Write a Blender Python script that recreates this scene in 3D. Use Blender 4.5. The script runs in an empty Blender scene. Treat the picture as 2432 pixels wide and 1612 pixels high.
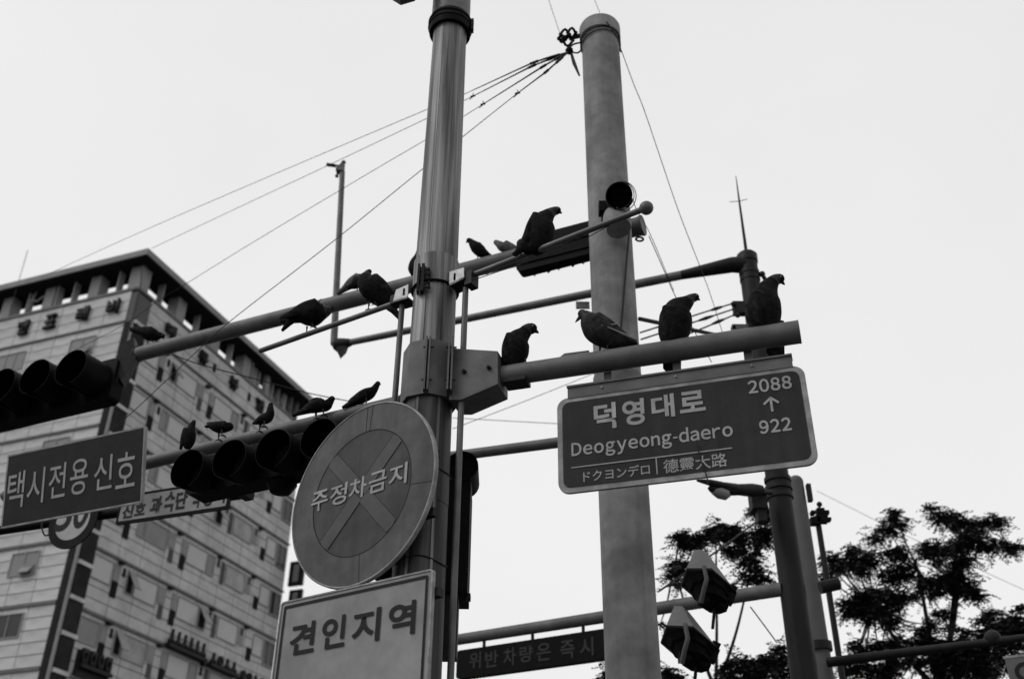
import bpy, bmesh, math, random
from mathutils import Vector, Matrix
R = math.radians
random.seed(7)
sc = bpy.context.scene
col = sc.collection

# ------------------------------------------------------------------ camera
FPX, CX, CY, W0 = 2490.0, 1216.0, 806.0, 2432.0
zc = Vector((40, 3968, -FPX)).normalized()
fw = Vector((0, 0, -1)); yc = (fw - fw.dot(zc)*zc).normalized(); xc = yc.cross(zc)
M3 = Matrix((xc, yc, zc))                      # camera axes -> world
EYE = Vector((0, 0, 1.6))
cd = bpy.data.cameras.new('camera'); cam = bpy.data.objects.new('camera', cd); col.objects.link(cam)
cam.matrix_world = Matrix.Translation(EYE) @ M3.to_4x4()
cd.sensor_width = 36; cd.lens = 36*FPX/W0; cd.clip_start = .1; cd.clip_end = 2000
cd.dof.use_dof = True; cd.dof.focus_distance = 5.5; cd.dof.aperture_fstop = 2.2
sc.camera = cam

# ------------------------------------------------------------------ sky, sun, exposure
wd = bpy.data.worlds.new('World'); sc.world = wd; wd.use_nodes = True
nt = wd.node_tree; nt.nodes.clear()
sky = nt.nodes.new('ShaderNodeTexSky'); sky.sky_type = 'NISHITA'; sky.sun_disc = False
SUN_EL, SUN_AZ = R(48), R(-112)                # azimuth clockwise from +Y (behind the camera, to the left)
sky.sun_elevation = SUN_EL; sky.sun_rotation = SUN_AZ; sky.dust_density = 4
bw = nt.nodes.new('ShaderNodeRGBToBW')
mx = nt.nodes.new('ShaderNodeMix'); mx.data_type = 'FLOAT'; mx.inputs[0].default_value = .66; mx.inputs[3].default_value = 9.7
bg = nt.nodes.new('ShaderNodeBackground'); bg.inputs[1].default_value = .118
wo = nt.nodes.new('ShaderNodeOutputWorld')
nt.links.new(sky.outputs[0], bw.inputs[0]); nt.links.new(bw.outputs[0], mx.inputs[2])
tcw = nt.nodes.new('ShaderNodeTexCoord'); ncl = nt.nodes.new('ShaderNodeTexNoise'); ncl.inputs['Scale'].default_value = 1.6; ncl.inputs['Detail'].default_value = 4   # faint tonal drift of the overcast
mcl = nt.nodes.new('ShaderNodeMapRange'); mcl.inputs[1].default_value = .3; mcl.inputs[2].default_value = .7; mcl.inputs[3].default_value = .95; mcl.inputs[4].default_value = 1.05
mul = nt.nodes.new('ShaderNodeMath'); mul.operation = 'MULTIPLY'
nt.links.new(tcw.outputs['Generated'], ncl.inputs[0]); nt.links.new(ncl.outputs[0], mcl.inputs[0]); nt.links.new(mx.outputs[0], mul.inputs[0]); nt.links.new(mcl.outputs[0], mul.inputs[1])
nt.links.new(mul.outputs[0], bg.inputs[0]); nt.links.new(bg.outputs[0], wo.inputs[0])
sd = bpy.data.lights.new('sun', 'SUN'); sd.energy = .9; sd.angle = R(25); sd.color = (1, 1, 1)
sun = bpy.data.objects.new('sun', sd); col.objects.link(sun)
sdir = Vector((math.sin(SUN_AZ)*math.cos(SUN_EL), math.cos(SUN_AZ)*math.cos(SUN_EL), math.sin(SUN_EL)))
sun.rotation_euler = sdir.to_track_quat('Z', 'Y').to_euler()
sc.view_settings.view_transform = 'Standard'; sc.view_settings.look = 'None'
sc.view_settings.exposure = 0; sc.view_settings.gamma = 1
sc.cycles.max_bounces = 5

# ------------------------------------------------------------------ sight-line helpers (a photo point at a known distance, height or plane)
def ray(px, py): return M3 @ Vector((px-CX, -(py-CY), -FPX))
def at(px, py, Y): d = ray(px, py); return EYE + d*(Y/d.y)
def atz(px, py, z): d = ray(px, py); return EYE + d*((z-EYE.z)/d.z)
def onpl(px, py, p0, n): d = ray(px, py); return EYE + d*((p0-EYE).dot(n)/d.dot(n))
def zdepth(p): return -(M3.transposed() @ (p-EYE)).z
def mpp(p): return zdepth(p)/FPX                # metres per photo pixel at point p
def dirv(a): return Vector((math.sin(R(a)), math.cos(R(a)), 0))
UP = Vector((0, 0, 1))

# ------------------------------------------------------------------ materials (the photograph is black and white)
def mat(name, v, rough=.6, metal=0., var=.0, scale=8, stretch=(1, 1, 1), bump=0., spec=.13, coords='Object', blotch=0, bscale=1.5, streak=0):
    m = bpy.data.materials.new(name); m.use_nodes = True; n = m.node_tree; b = n.nodes['Principled BSDF']
    b.inputs['Roughness'].default_value = rough; b.inputs['Metallic'].default_value = metal
    b.inputs['Specular IOR Level'].default_value = spec
    b.inputs['Base Color'].default_value = (v, v, v, 1)
    if var or blotch or bump or streak:
        tc = n.nodes.new('ShaderNodeTexCoord'); mp = n.nodes.new('ShaderNodeMapping'); mp.inputs[3].default_value = stretch
        n.links.new(tc.outputs[coords], mp.inputs[0])
        nz = n.nodes.new('ShaderNodeTexNoise'); nz.inputs['Scale'].default_value = scale; nz.inputs['Detail'].default_value = 6
        nz.inputs['Roughness'].default_value = .65
        n.links.new(mp.outputs[0], nz.inputs[0])
        mr = n.nodes.new('ShaderNodeMapRange'); mr.inputs[1].default_value = .33; mr.inputs[2].default_value = .67
        mr.inputs[3].default_value = v*(1-var); mr.inputs[4].default_value = v*(1+var)
        n.links.new(nz.outputs[0], mr.inputs[0]); out = mr.outputs[0]
        if blotch:
            nb = n.nodes.new('ShaderNodeTexNoise'); nb.inputs['Scale'].default_value = bscale; nb.inputs['Detail'].default_value = 4
            n.links.new(tc.outputs[coords], nb.inputs[0])
            m2 = n.nodes.new('ShaderNodeMapRange'); m2.inputs[1].default_value = .35; m2.inputs[2].default_value = .65
            m2.inputs[3].default_value = 1-blotch; m2.inputs[4].default_value = 1+blotch*.4
            n.links.new(nb.outputs[0], m2.inputs[0])
            mu = n.nodes.new('ShaderNodeMath'); mu.operation = 'MULTIPLY'
            n.links.new(out, mu.inputs[0]); n.links.new(m2.outputs[0], mu.inputs[1]); out = mu.outputs[0]
        if streak:
            ms = n.nodes.new('ShaderNodeMapping'); ms.inputs[3].default_value = (9, 9, .35)
            n.links.new(tc.outputs[coords], ms.inputs[0])
            ns = n.nodes.new('ShaderNodeTexNoise'); ns.inputs['Scale'].default_value = 2.2; ns.inputs['Detail'].default_value = 5
            n.links.new(ms.outputs[0], ns.inputs[0])
            m4 = n.nodes.new('ShaderNodeMapRange'); m4.inputs[1].default_value = .35; m4.inputs[2].default_value = .62
            m4.inputs[3].default_value = 1-streak; m4.inputs[4].default_value = 1
            n.links.new(ns.outputs[0], m4.inputs[0])
            mu = n.nodes.new('ShaderNodeMath'); mu.operation = 'MULTIPLY'
            n.links.new(out, mu.inputs[0]); n.links.new(m4.outputs[0], mu.inputs[1]); out = mu.outputs[0]
        n.links.new(out, b.inputs['Base Color'])
        if bump:
            bp = n.nodes.new('ShaderNodeBump'); bp.inputs['Strength'].default_value = bump; bp.inputs['Distance'].default_value = .01
            n.links.new(nz.outputs[0], bp.inputs['Height']); n.links.new(bp.outputs[0], b.inputs['Normal'])
    return m

STEEL = mat('stainless_sheet_steel', .21, .48, .5, .5, 2.2, (14, 14, .12), .2, streak=.75)  # vertical reflections on the metal are painted into the colour as streak noise
STEELD = mat('dark_sheet_steel', .055, .45, .4, .5, 2.2, (14, 14, .12), .2, streak=.6)  # darker base colour for the lower shaft sheets, same painted reflection streaks
CONC = mat('painted_grey_post', 0.2, .62, 0, .12, 14, (1, 1, 1), .12, blotch=.38, bscale=3.4, streak=.16)
TUBE = mat('galvanised_tube', 0.1, .45, .35, .18, 9, (1, 1, 1), .1, blotch=.2, bscale=5)
TUBE2 = mat('painted_arm_tube', 0.1, .5, .1, .16, 7, (1, 1, 1), .1, blotch=.25, bscale=4)
DARKPOLE = mat('dark_painted_post', 0.013, .5, .1, .2, 9, (1, 1, .3), .1, streak=.3)
PALEPOLE = mat('weathered_pale_post', 0.085, .6, 0, .15, 9, (1, 1, .3), .1)
BRACK = mat('painted_bracket_plate', 0.1, .5, .15, .12, 12, bump=.15, blotch=.25, bscale=7)
ZINC = mat('zinc_bracket', 0.42, .5, .2, .2, 30, bump=.15)
BLACK = mat('black_plastic_housing', .004, .6, 0, .3, 20, bump=.1, spec=.06)
BLACKM = mat('black_matt_inside', .002, .9, spec=.0)
LENS = mat('dark_signal_lens', 0.008, .15)
DARK = mat('dark_steel', 0.016, .55, .2, .3, 15)
WIREM = mat('black_cable', .02, .6)
SIGND = mat('sign_face_dark_film', 0.024, .5, 0, .14, 14, blotch=.28, bscale=3, streak=.22)
SIGNT = mat('taxi_sign_dark_film', 0.014, .45, 0, .15, 14, blotch=.25, bscale=6)
SIGNRIM = mat('sign_edge_white_film', 0.24, .5, 0, .2, 20, blotch=.3, bscale=9)
SIGNL = mat('sign_letter_reflective', 0.28, .5, 0, .08, 30, blotch=.15, bscale=9)
SIGNW = mat('square_sign_face', 0.22, .5, 0, .07, 12, blotch=.22, bscale=3)
SIGNK = mat('square_sign_black_print', 0.012, .6)
DISCR = mat('disc_ring_film', .082, .5, 0, .12, 16, blotch=.25, bscale=4, streak=.25)
DISCI = mat('disc_centre_film', .055, .5, 0, .14, 14, blotch=.28, bscale=5, streak=.25)
DISCX = mat('disc_cross_film', 0.07, .5, 0, .08, 18, blotch=.18, bscale=5)
ALU = mat('sign_back_aluminium', .25, .45, .4, .1, 10)
WALL = mat('building_cladding_panel', 0.42, .8, 0, .12, 1.4, (1, 1, 1), blotch=.12, bscale=.35)
WALL2 = mat('building_cladding_panel_lighter', 0.46, .8, 0, .12, 1.4, (1, 1, 1), blotch=.12, bscale=.35)
JOINT = mat('building_joint', .10, .9)
LEDGE = mat('building_ledge', 0.14, .8, 0, .2, 3)
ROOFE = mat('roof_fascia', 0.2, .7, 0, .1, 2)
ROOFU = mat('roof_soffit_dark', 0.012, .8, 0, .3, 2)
COLM = mat('roof_column', 0.24, .8, 0, .1, 2)
GLASSL = mat('window_blind_glass', 0.4, .25, 0, .06, .8)
GLASSN = mat('window_half_drawn_glass', .27, .25, 0, .3, 1.1)
GLASSB = mat('corner_bay_glass', .02, .6, 0, .3, 1.2, spec=.04)
GLASSM = mat('window_grey_glass', 0.19, .25, 0, .1, .8)
GLASSD = mat('window_dark_glass', 0.015, .25, 0, .2, 2, spec=.3)
FRAME = mat('window_frame', .25, .5)
VENT = mat('vent_dark', 0.006, .8)
GRIL = mat('louvre_grey', .10, .7)
LEAF = mat('leaf_dark', 0.016, .75, 0, .4, 5)
BARK = mat('bark', 0.018, .9, 0, .4, 12, bump=.4)
PIG = mat('pigeon_dark_plumage', 0.007, .75, 0, .6, 45, bump=.8, blotch=.5, bscale=16, spec=.05)
PIGW = mat('pigeon_wing_plumage', .016, .75, 0, .7, 32, (1, 1, 1), .8, blotch=.6, bscale=26, spec=.05)
PIGG = mat('pigeon_mid_grey_plumage', 0.026, .75, 0, .5, 30, (1, 1, 1), .5, blotch=.5, bscale=18, spec=.05)
PIGL = mat('pigeon_pale_plumage', 0.1, .8, 0, .4, 26, bump=.5, blotch=.4, bscale=14)
PIGBAR = mat('pigeon_pale_wing_bar', 0.2, .8)
PIGN = mat('pigeon_neck_plumage', 0.014, .4, .2, .5, 50, bump=.4)
BEAK = mat('pigeon_beak', 0.012, .5)
FOOT = mat('pigeon_foot', 0.02, .6, 0, .3, 60)
EYEM = mat('pigeon_eye', .18, .2)
HORN = mat('horn_grey_shell', 0.085, .5, 0, .15, 8)
GLOBE = mat('lamp_globe', 0.2, .3)
ASPH = mat('asphalt', .05, .9, 0, .3, 6)
PAVE = mat('pavement_slabs', 0.08, .9, 0, .2, 5)

# ------------------------------------------------------------------ mesh builder (world coordinates in, local mesh out)
class MB:
    def __init__(s): s.v = []; s.f = []
    def add(s, vs, fs):
        k = len(s.v); s.v += [Vector(v) for v in vs]; s.f += [tuple(i+k for i in f) for f in fs]; return s
    def box(s, c, ax, ay, az, hx, hy, hz):
        c = Vector(c); vs = [c+ax*hx*i+ay*hy*j+az*hz*k for i in (-1, 1) for j in (-1, 1) for k in (-1, 1)]
        return s.add(vs, [(0, 1, 3, 2), (4, 6, 7, 5), (0, 4, 5, 1), (2, 3, 7, 6), (0, 2, 6, 4), (1, 5, 7, 3)])
    def prism(s, pts, d):                      # polygon extruded by vector d
        n = len(pts); vs = [Vector(p) for p in pts] + [Vector(p)+d for p in pts]
        return s.add(vs, [tuple(range(n-1, -1, -1)), tuple(range(n, 2*n))] + [(i, (i+1) % n, n+(i+1) % n, n+i) for i in range(n)])
    def rings(s, rs, cap=True, close=True):
        n = len(rs[0]); k = len(s.v)
        for r in rs: s.v += r
        for j in range(len(rs)-1):
            for i in range(n if close else n-1):
                a = k+j*n+i; b = k+j*n+(i+1) % n; s.f.append((a, b, b+n, a+n))
        if cap: s.f.append(tuple(range(k+n-1, k-1, -1))); s.f.append(tuple(range(k+(len(rs)-1)*n, k+len(rs)*n)))
        return s
    def tube(s, pts, rad, n=12, cap=True):
        pts = [Vector(p) for p in pts]; rad = rad if isinstance(rad, (list, tuple)) else [rad]*len(pts)
        ref = None; rs = []
        for i, p in enumerate(pts):
            t = (pts[min(i+1, len(pts)-1)]-pts[max(i-1, 0)]).normalized()
            if ref is None: ref = t.orthogonal().normalized()
            ref = (ref - t*ref.dot(t)).normalized(); b = t.cross(ref)
            rs.append([p + (ref*math.cos(a)+b*math.sin(a))*rad[i] for a in [2*math.pi*k/n for k in range(n)]])
        return s.rings(rs, cap)
    def lathe(s, c, ax, prof, n=24, cap=False):      # prof: (distance along ax, radius)
        u = ax.orthogonal().normalized(); w = ax.cross(u)
        return s.rings([[c+ax*h+(u*math.cos(a)+w*math.sin(a))*r for a in [2*math.pi*k/n for k in range(n)]] for h, r in prof], cap)
    def sphere(s, c, r, n=12, m=8): return s.lathe(Vector(c), UP, [(-r*math.cos(math.pi*j/m), max(r*math.sin(math.pi*j/m), r*.02)) for j in range(m+1)], n, True)
    def build(s, name, m, parent=None, smooth=False, sharp=40):
        inv = parent_inv(parent); me = bpy.data.meshes.new(name)
        me.from_pydata([inv @ v for v in s.v], [], s.f); me.validate(); 
        bm = bmesh.new(); bm.from_mesh(me); bmesh.ops.recalc_face_normals(bm, faces=bm.faces); bm.to_mesh(me); bm.free()
        if smooth:
            me.polygons.foreach_set('use_smooth', [True]*len(me.polygons))
            me.set_sharp_from_angle(angle=R(sharp))
        me.materials.append(m); o = bpy.data.objects.new(name, me); col.objects.link(o); o.parent = parent
        return o
def parent_inv(p):
    mtx = Matrix.Identity(4)
    while p is not None: mtx = Matrix.Translation(p.location) @ p.rotation_euler.to_matrix().to_4x4() @ mtx; p = p.parent
    return mtx.inverted()
def thing(name, label, cat, loc, rz=0, group=None):
    o = bpy.data.objects.new(name, None); col.objects.link(o); o.location = loc; o.rotation_euler = (0, 0, rz)
    o.empty_display_size = .1; o['label'] = label; o['category'] = cat
    if group: o['group'] = group
    return o
def tag(o, label, cat, group=None):
    o['label'] = label; o['category'] = cat
    if group: o['group'] = group
    return o
def recentre(o):                                # move the origin of a one-mesh thing to its middle bottom
    vs = [v.co for v in o.data.vertices]; c = sum(vs, Vector())/len(vs); c.z = min(v.z for v in vs)
    o.data.transform(Matrix.Translation(-c)); o.location = c; return o
def wire(name, pts, r, label, cat='cable', group=None, seg=8, m=WIREM):
    mb = MB(); mb.tube(smoothpath(pts, seg), r, 6); return tag(recentre(mb.build(name, m)), label, cat, group)
def smoothpath(pts, seg=8):
    pts = [Vector(p) for p in pts]
    if len(pts) < 3: return pts
    out = []
    for i in range(len(pts)-1):
        p0, p1, p2, p3 = pts[max(i-1, 0)], pts[i], pts[i+1], pts[min(i+2, len(pts)-1)]
        for k in range(seg):
            t = k/seg; out.append(.5*((2*p1)+(p2-p0)*t+(2*p0-5*p1+4*p2-p3)*t*t+(3*p1-p0-3*p2+p3)*t*t*t))
    return out+[pts[-1]]

# ------------------------------------------------------------------ lettering
def glyphs(s, bold=.0):
    cu = bpy.data.curves.new('text', 'FONT'); cu.body = s; cu.size = 1; cu.offset = bold; cu.resolution_u = 4
    o = bpy.data.objects.new('text', cu); col.objects.link(o); bpy.context.view_layer.update()
    me = bpy.data.meshes.new_from_object(o.evaluated_get(bpy.context.evaluated_depsgraph_get()))
    bpy.data.objects.remove(o); return me
def tight(s, bold, gap=.10):
    out = bpy.data.meshes.new('text'); vs = []; fs = []; x = 0
    for ch in s:
        me = glyphs(chr(ord(ch)+0xFEE0) if '!' <= ch <= '~' and ch != '-' else ch, bold)
        if ch == '-':
            vs += [(x, .26, 0), (x+.26, .26, 0), (x+.26, .35, 0), (x, .35, 0)]; fs.append(tuple(len(vs)-4+i for i in range(4))); x += .26+gap*.9; continue
        xs = [v.co.x for v in me.vertices]; x0 = min(xs); k = len(vs)
        vs += [(x+v.co.x-x0, v.co.y, 0) for v in me.vertices]; fs += [tuple(k+i for i in p.vertices) for p in me.polygons]; x += max(xs)-x0+gap
    out.from_pydata(vs, [], fs); return out
def letter(s, parent, m, org, ur, vu, n, box, bold=.02, off=.006, name='lettering', thick=0):
    """text s laid on the plane (org, right ur, up vu, normal n) filling box=(u0,v0,u1,v1)"""
    me = tight(s, bold) if s[-1] in '28o' and len(s) > 2 else glyphs(s, bold); xs = [v.co.x for v in me.vertices]; ys = [v.co.y for v in me.vertices]
    x0, x1, y0, y1 = min(xs), max(xs), min(ys), max(ys); inv = parent_inv(parent)
    for v in me.vertices:
        u = box[0]+(v.co.x-x0)/(x1-x0)*(box[2]-box[0]); w = box[1]+(v.co.y-y0)/(y1-y0)*(box[3]-box[1])
        v.co = inv @ (org+ur*u+vu*w+n*off)
    me.materials.clear(); me.materials.append(m)
    if thick:
        bm = bmesh.new(); bm.from_mesh(me); g = bmesh.ops.extrude_face_region(bm, geom=bm.faces[:])
        d = (inv.to_3x3() @ n)*thick
        for e in g['geom']:
            if isinstance(e, bmesh.types.BMVert): e.co += d
        bmesh.ops.recalc_face_normals(bm, faces=bm.faces); bm.to_mesh(me); bm.free()
    me.name = name; o = bpy.data.objects.new(name, me); col.objects.link(o); o.parent = parent; return o
class Plane:
    def __init__(s, org, ur, n, vu=UP): s.o, s.u, s.n, s.v = Vector(org), ur.normalized(), n.normalized(), vu.normalized()
    def uv(s, px, py): p = onpl(px, py, s.o, s.n)-s.o; return p.dot(s.u), p.dot(s.v)
    def p(s, u, v, d=0): return s.o+s.u*u+s.v*v+s.n*d
    def box(s, l, r, b, t): return (s.uv(*l)[0], s.uv(*b)[1], s.uv(*r)[0], s.uv(*t)[1])
    def text(s, parent, str_, m, l, r, b, t, **k): return letter(str_, parent, m, s.o, s.u, s.v, s.n, s.box(l, r, b, t), **k)
def rrect(pl, x0, y0, x1, y1, r, d, n=6):
    out = []
    for cx, cy, a0 in ((x1-r, y1-r, 0), (x0+r, y1-r, 90), (x0+r, y0+r, 180), (x1-r, y0+r, 270)):
        for k in range(n+1): a = R(a0+90*k/n); out.append(pl.p(cx+r*math.cos(a), cy+r*math.sin(a), d))
    return out
def frameband(mb, pl, outer, inner):            # flat band between two equal-length loops
    n = len(outer); return mb.add(outer+inner, [(i, (i+1) % n, n+(i+1) % n, n+i) for i in range(n)])

# ================================================================== THE SETTING
def sheet(name, x0, y0, x1, y1, z, m, th=0):
    mb = MB(); mb.box(((x0+x1)/2, (y0+y1)/2, z-th/2-.0), Vector((1, 0, 0)), Vector((0, 1, 0)), UP, (x1-x0)/2, (y1-y0)/2, max(th, .002)/2)
    o = mb.build(name, m); o['kind'] = 'structure'; return o
sheet('ground', -900, -900, 900, 900, -.14, PAVE, .01)
sheet('road', -400, 9, 400, 30, -.13, ASPH, .004)
sheet('pavement', -200, -12, 200, 8.8, 0, PAVE, .12)
sheet('kerb', -200, 8.8, 200, 9.0, .01, COLM, .14)

# ------------------------------------------------------------------ building on the left
BAZ = 20.92
d1 = dirv(BAZ); n1 = Vector((math.cos(R(BAZ)), -math.sin(R(BAZ)), 0)); d2 = -n1; n2 = -d1
C = at(330, 680, 50.0); CB = Vector((C.x, C.y, 0)); PAR = C.z
LR, LL = 18.8, 20.0
bld = thing('apartment_building', 'tall pale clad block with a dark flat roof canopy on columns, corner towards the camera', 'building', CB)
def face(right): return Plane(CB, d1, n1) if right else Plane(CB, d2, n2)
FR, FL = face(True), face(False)
core = MB()
cc = CB + d1*(LR/2) + d2*(LL/2)
core.box(cc + UP*(PAR-.25)/2, d1, n1, UP, LR/2-.06, LL/2-.06, (PAR-.25)/2); core.build('wall', JOINT, bld)
cop = MB()
for F, L in ((FR, LR), (FL, LL)): pass
cop.box(CB+d1*(LR/2)+n1*(-.1)+UP*(PAR-.09), d1, n1, UP, LR/2, .16, .09)
cop.box(CB+d2*(LL/2+.04)+n2*(-.1)+UP*(PAR-.09), d2, n2, UP, LL/2-.1, .16, .09)
cop.build('coping', LEDGE, bld)
LEV = [8.08, 11.28, 14.48, 17.68, 20.88, 24.1, 27.35, 30.55, 33.95]

# cladding panels: separate pieces with recessed joints, nearest and largest first
panels = []
def rows():
    out = []; z = 8.08
    for i, lv in enumerate(LEV):
        top = LEV[i+1] if i+1 < len(LEV) else PAR-.2
        n = 5 if i+1 < len(LEV) else 3; h = (top-lv-.16)/n
        for k in range(n): out.append((lv+.16+k*h, h))
    return out
for right, L, u0, w in ((True, LR, 1.3, 1.75), (False, LL, .42, 1.51)):
    n = int((L-u0)/w); w = (L-u0)/n
    for (z, h) in rows():
        for i in range(n):
            if not right and i*w > 11: continue
            panels.append((right, u0+i*w, w, z, h))
panels.sort(key=lambda q: (q[0], abs(q[3]-24)+.3*q[1]))
pmesh = {}
lowpan = MB(); cnt = 0
for right, u, w, z, h in panels:
    F = FR if right else FL; g = .022
    if cnt < 290:
        key = (right, round(w, 3), round(h, 3), random.random() < .3)
        if key not in pmesh:
            mb = MB(); mb.box(Vector((0, 0, 0)), F.u, F.n, UP, w/2-g, .03, h/2-g)
            me = bpy.data.meshes.new('cladding_panel'); me.from_pydata(mb.v, [], mb.f); me.materials.append(WALL2 if key[3] else WALL); pmesh[key] = me
        o = bpy.data.objects.new('cladding_panel', pmesh[key]); col.objects.link(o); o.parent = bld
        o.location = F.p(u+w/2, z+h/2, -.03) - CB; cnt += 1
    else: lowpan.box(F.p(u+w/2, z+h/2, -.03), F.u, F.n, UP, w/2-g, .03, h/2-g)
o = lowpan.build('cladding_panel', WALL, bld); o['kind'] = 'stuff'
lower = MB(); lower.box(CB+d1*(LR/2)+UP*4.0-n1*.03, d1, n1, UP, LR/2, .03, 4.0); lower.box(CB+d2*(LL/2)+UP*4.0-n2*.03, d2, n2, UP, LL/2, .03, 4.0)
lower.build('lower_wall', WALL, bld)
# storey ledges
for lv in LEV:
    mb = MB(); mb.box(FR.p(LR/2+.6, lv+.05, .05), FR.u, FR.n, UP, LR/2-.6, .06, .055); mb.build('ledge', LEDGE, bld)
    mb = MB(); mb.box(FL.p(LL/2+.2, lv+.05, .04), FL.u, FL.n, UP, LL/2-.2, .05, .055); mb.build('ledge', LEDGE, bld)
# windows of the right face
def window(F, u0, u1, z0, z1, glass, bars=1, awn=False, d=.03):
    fr = MB(); t = .05
    fr.box(F.p((u0+u1)/2, z1-t/2, d), F.u, F.n, UP, (u1-u0)/2, .035, t/2); fr.box(F.p((u0+u1)/2, z0+t/2, d), F.u, F.n, UP, (u1-u0)/2, .035, t/2)
    for u in (u0+t/2, u1-t/2): fr.box(F.p(u, (z0+z1)/2, d), F.u, F.n, UP, t/2, .035, (z1-z0)/2-t)
    for k in range(1, bars): fr.box(F.p(u0+(u1-u0)*k/bars, (z0+z1)/2, d), F.u, F.n, UP, t/2.4, .03, (z1-z0)/2-t)
    o = fr.build('window', FRAME, bld)
    if awn:                                     # open awning sash hinged at the top, dark room behind
        g = MB(); g.box(F.p((u0+u1)/2, (z0+z1)/2, .008), F.u, F.n, UP, (u1-u0)/2-t, .006, (z1-z0)/2-t); g.build('opening', VENT, o)
        h = z1-z0-.1; a = R(32); dn = (-UP*math.cos(a)+F.n*math.sin(a)); nn = F.n*math.cos(a)+UP*math.sin(a)
        s = MB(); s.box(F.p((u0+u1)/2, z1-.05, .05)+dn*h/2, F.u, nn, dn, (u1-u0)/2-.03, .02, h/2); s.build('sash', GLASSM, o)
    else:
        for k in range(bars):
            a0 = u0+(u1-u0)*k/bars; a1 = u0+(u1-u0)*(k+1)/bars
            g = MB(); g.box(F.p((a0+a1)/2, (z0+z1)/2, .012), F.u, F.n, UP, (a1-a0)/2-.03, .008, (z1-z0)/2-t)
            g.build('pane', glass, o)
    return o
def plate(F, u0, u1, z0, z1, m, name, d=.02, th=.02): 
    mb = MB(); mb.box(F.p((u0+u1)/2, (z0+z1)/2, d), F.u, F.n, UP, (u1-u0)/2, th, (z1-z0)/2); return mb.build(name, m, bld)
def grille(F, u0, u1, z0, z1):
    mb = MB(); n = max(4, int((z1-z0)/.12))
    for k in range(n):
        z = z0+(z1-z0)*(k+.5)/n; mb.box(F.p((u0+u1)/2, z, .03), F.u, (F.n+UP*.6).normalized(), (UP-F.n*.6).normalized(), (u1-u0)/2, .012, .035)
    plate(F, u0, u1, z0, z1, JOINT, 'grille_back', .005, .006); return mb.build('grille', GRIL, bld)
rr = random.Random(5)
for i, lv in enumerate(LEV[:-1]):
    gl = lambda: rr.choice([GLASSL, GLASSL, GLASSM, GLASSN])
    T = lv+2.98; B = lv+1.74
    op = {2: (1, 0), 3: (1, 1), 4: (0, 0), 5: (0, 1), 7: (1, 0)}.get(i, (0, 0))
    window(FR, 1.32, 2.86, B, T, gl()); 
    plate(FR, 2.95, 3.42, lv+2.1, T, GLASSM, 'service_panel'); plate(FR, 2.96, 3.42, lv+1.24, lv+2.07, VENT, 'vent', .03)
    window(FR, 4.0, 4.58, B, T, GLASSM, 1, bool(op[0])); window(FR, 4.66, 6.58, B, T, gl())
    plate(FR, 6.68, 7.3, lv+2.1, T, GLASSM, 'service_panel'); grille(FR, 6.9, 7.3, lv+1.25, lv+2.05)
    plate(FR, 7.9, 8.36, lv+1.22, lv+2.04, VENT, 'vent', .03); plate(FR, 7.9, 8.3, lv+2.1, T, GLASSM, 'service_panel')
    window(FR, 8.42, 10.38, B, T, gl()); window(FR, 10.44, 11.15, B, T, GLASSM, 1, bool(op[1]))
    grille(FR, 11.88, 12.24, lv+1.6, T); window(FR, 12.36, 14.42, B, T, gl())
    plate(FR, 14.6, 15.1, lv+1.9, T, GLASSM, 'service_panel'); plate(FR, 15.62, 16.1, lv+1.25, lv+2.03, VENT, 'vent', .03)
    window(FR, 16.15, 17.3, B, T, GLASSL); window(FR, 17.42, 18.62, lv+1.45, T, GLASSD, 2)
    for u in (3.3, 7.5, 11.5, 15.2):           # small dark brackets with pale lamps by the ledge
        mb = MB(); mb.box(FR.p(u, lv+3.1, .14), FR.u, FR.n, UP, .16, .13, .07); mb.build('outlet_hood', DARK, bld)
    for u in (3.72, 11.52, 14.85): plate(FR, u-.09, u+.09, lv+2.5, lv+2.95, VENT, 'vent', .03)
    if i in (1, 2, 3, 5, 6, 7):
        dk = GLASSD if i < 4 else GLASSM
        window(FL, 2.22, 4.0, B-.05, T-.05, dk if i < 3 else GLASSM, 2); window(FL, 7.25, 9.35, B-.05, T-.05, GLASSL if i != 7 else GLASSM, 3)
    else: window(FL, 2.22, 4.0, B-.05, T-.05, GLASSL, 2); window(FL, 7.25, 9.35, B-.05, T-.05, GLASSM, 3)
for lv, a in ((30.55, 0), (17.68, 1)): window(FL, 2.4, 3.15, lv+1.6, lv+2.2, GLASSD, 1, True, .07)
# dark corner: strip, pale corner post and stacked glass bays
plate(FL, .02, .36, 8, 33.95, ROOFU, 'corner_strip', .015, .02)
plate(FR, .03, .17, 8, 33.95, COLM, 'corner_post', .05, .07)
z = 33.9
while z > 9:
    zb = z-1.5
    mb = MB(); mb.box(FR.p(.73, (zb+z)/2, .05), FR.u, FR.n, UP, .5, .09, (z-zb)/2-.02); b = mb.build('glass_bay', GLASSB, bld)
    mb = MB(); mb.box(FR.p(.75, z+.13, .08), FR.u, FR.n, UP, .54, .13, .1); mb.build('bay_slab', WALL2, bld)
    z -= 1.775
plate(FL, 9.75, 10.5, 8, 25.5, WALL2, 'pilaster', .12, .12)
for u, z in ((7.88, 35.24), (11.87, 35.22)): plate(FR, u-.14, u+.14, z-.28, z+.28, VENT, 'vent', .03)
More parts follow.
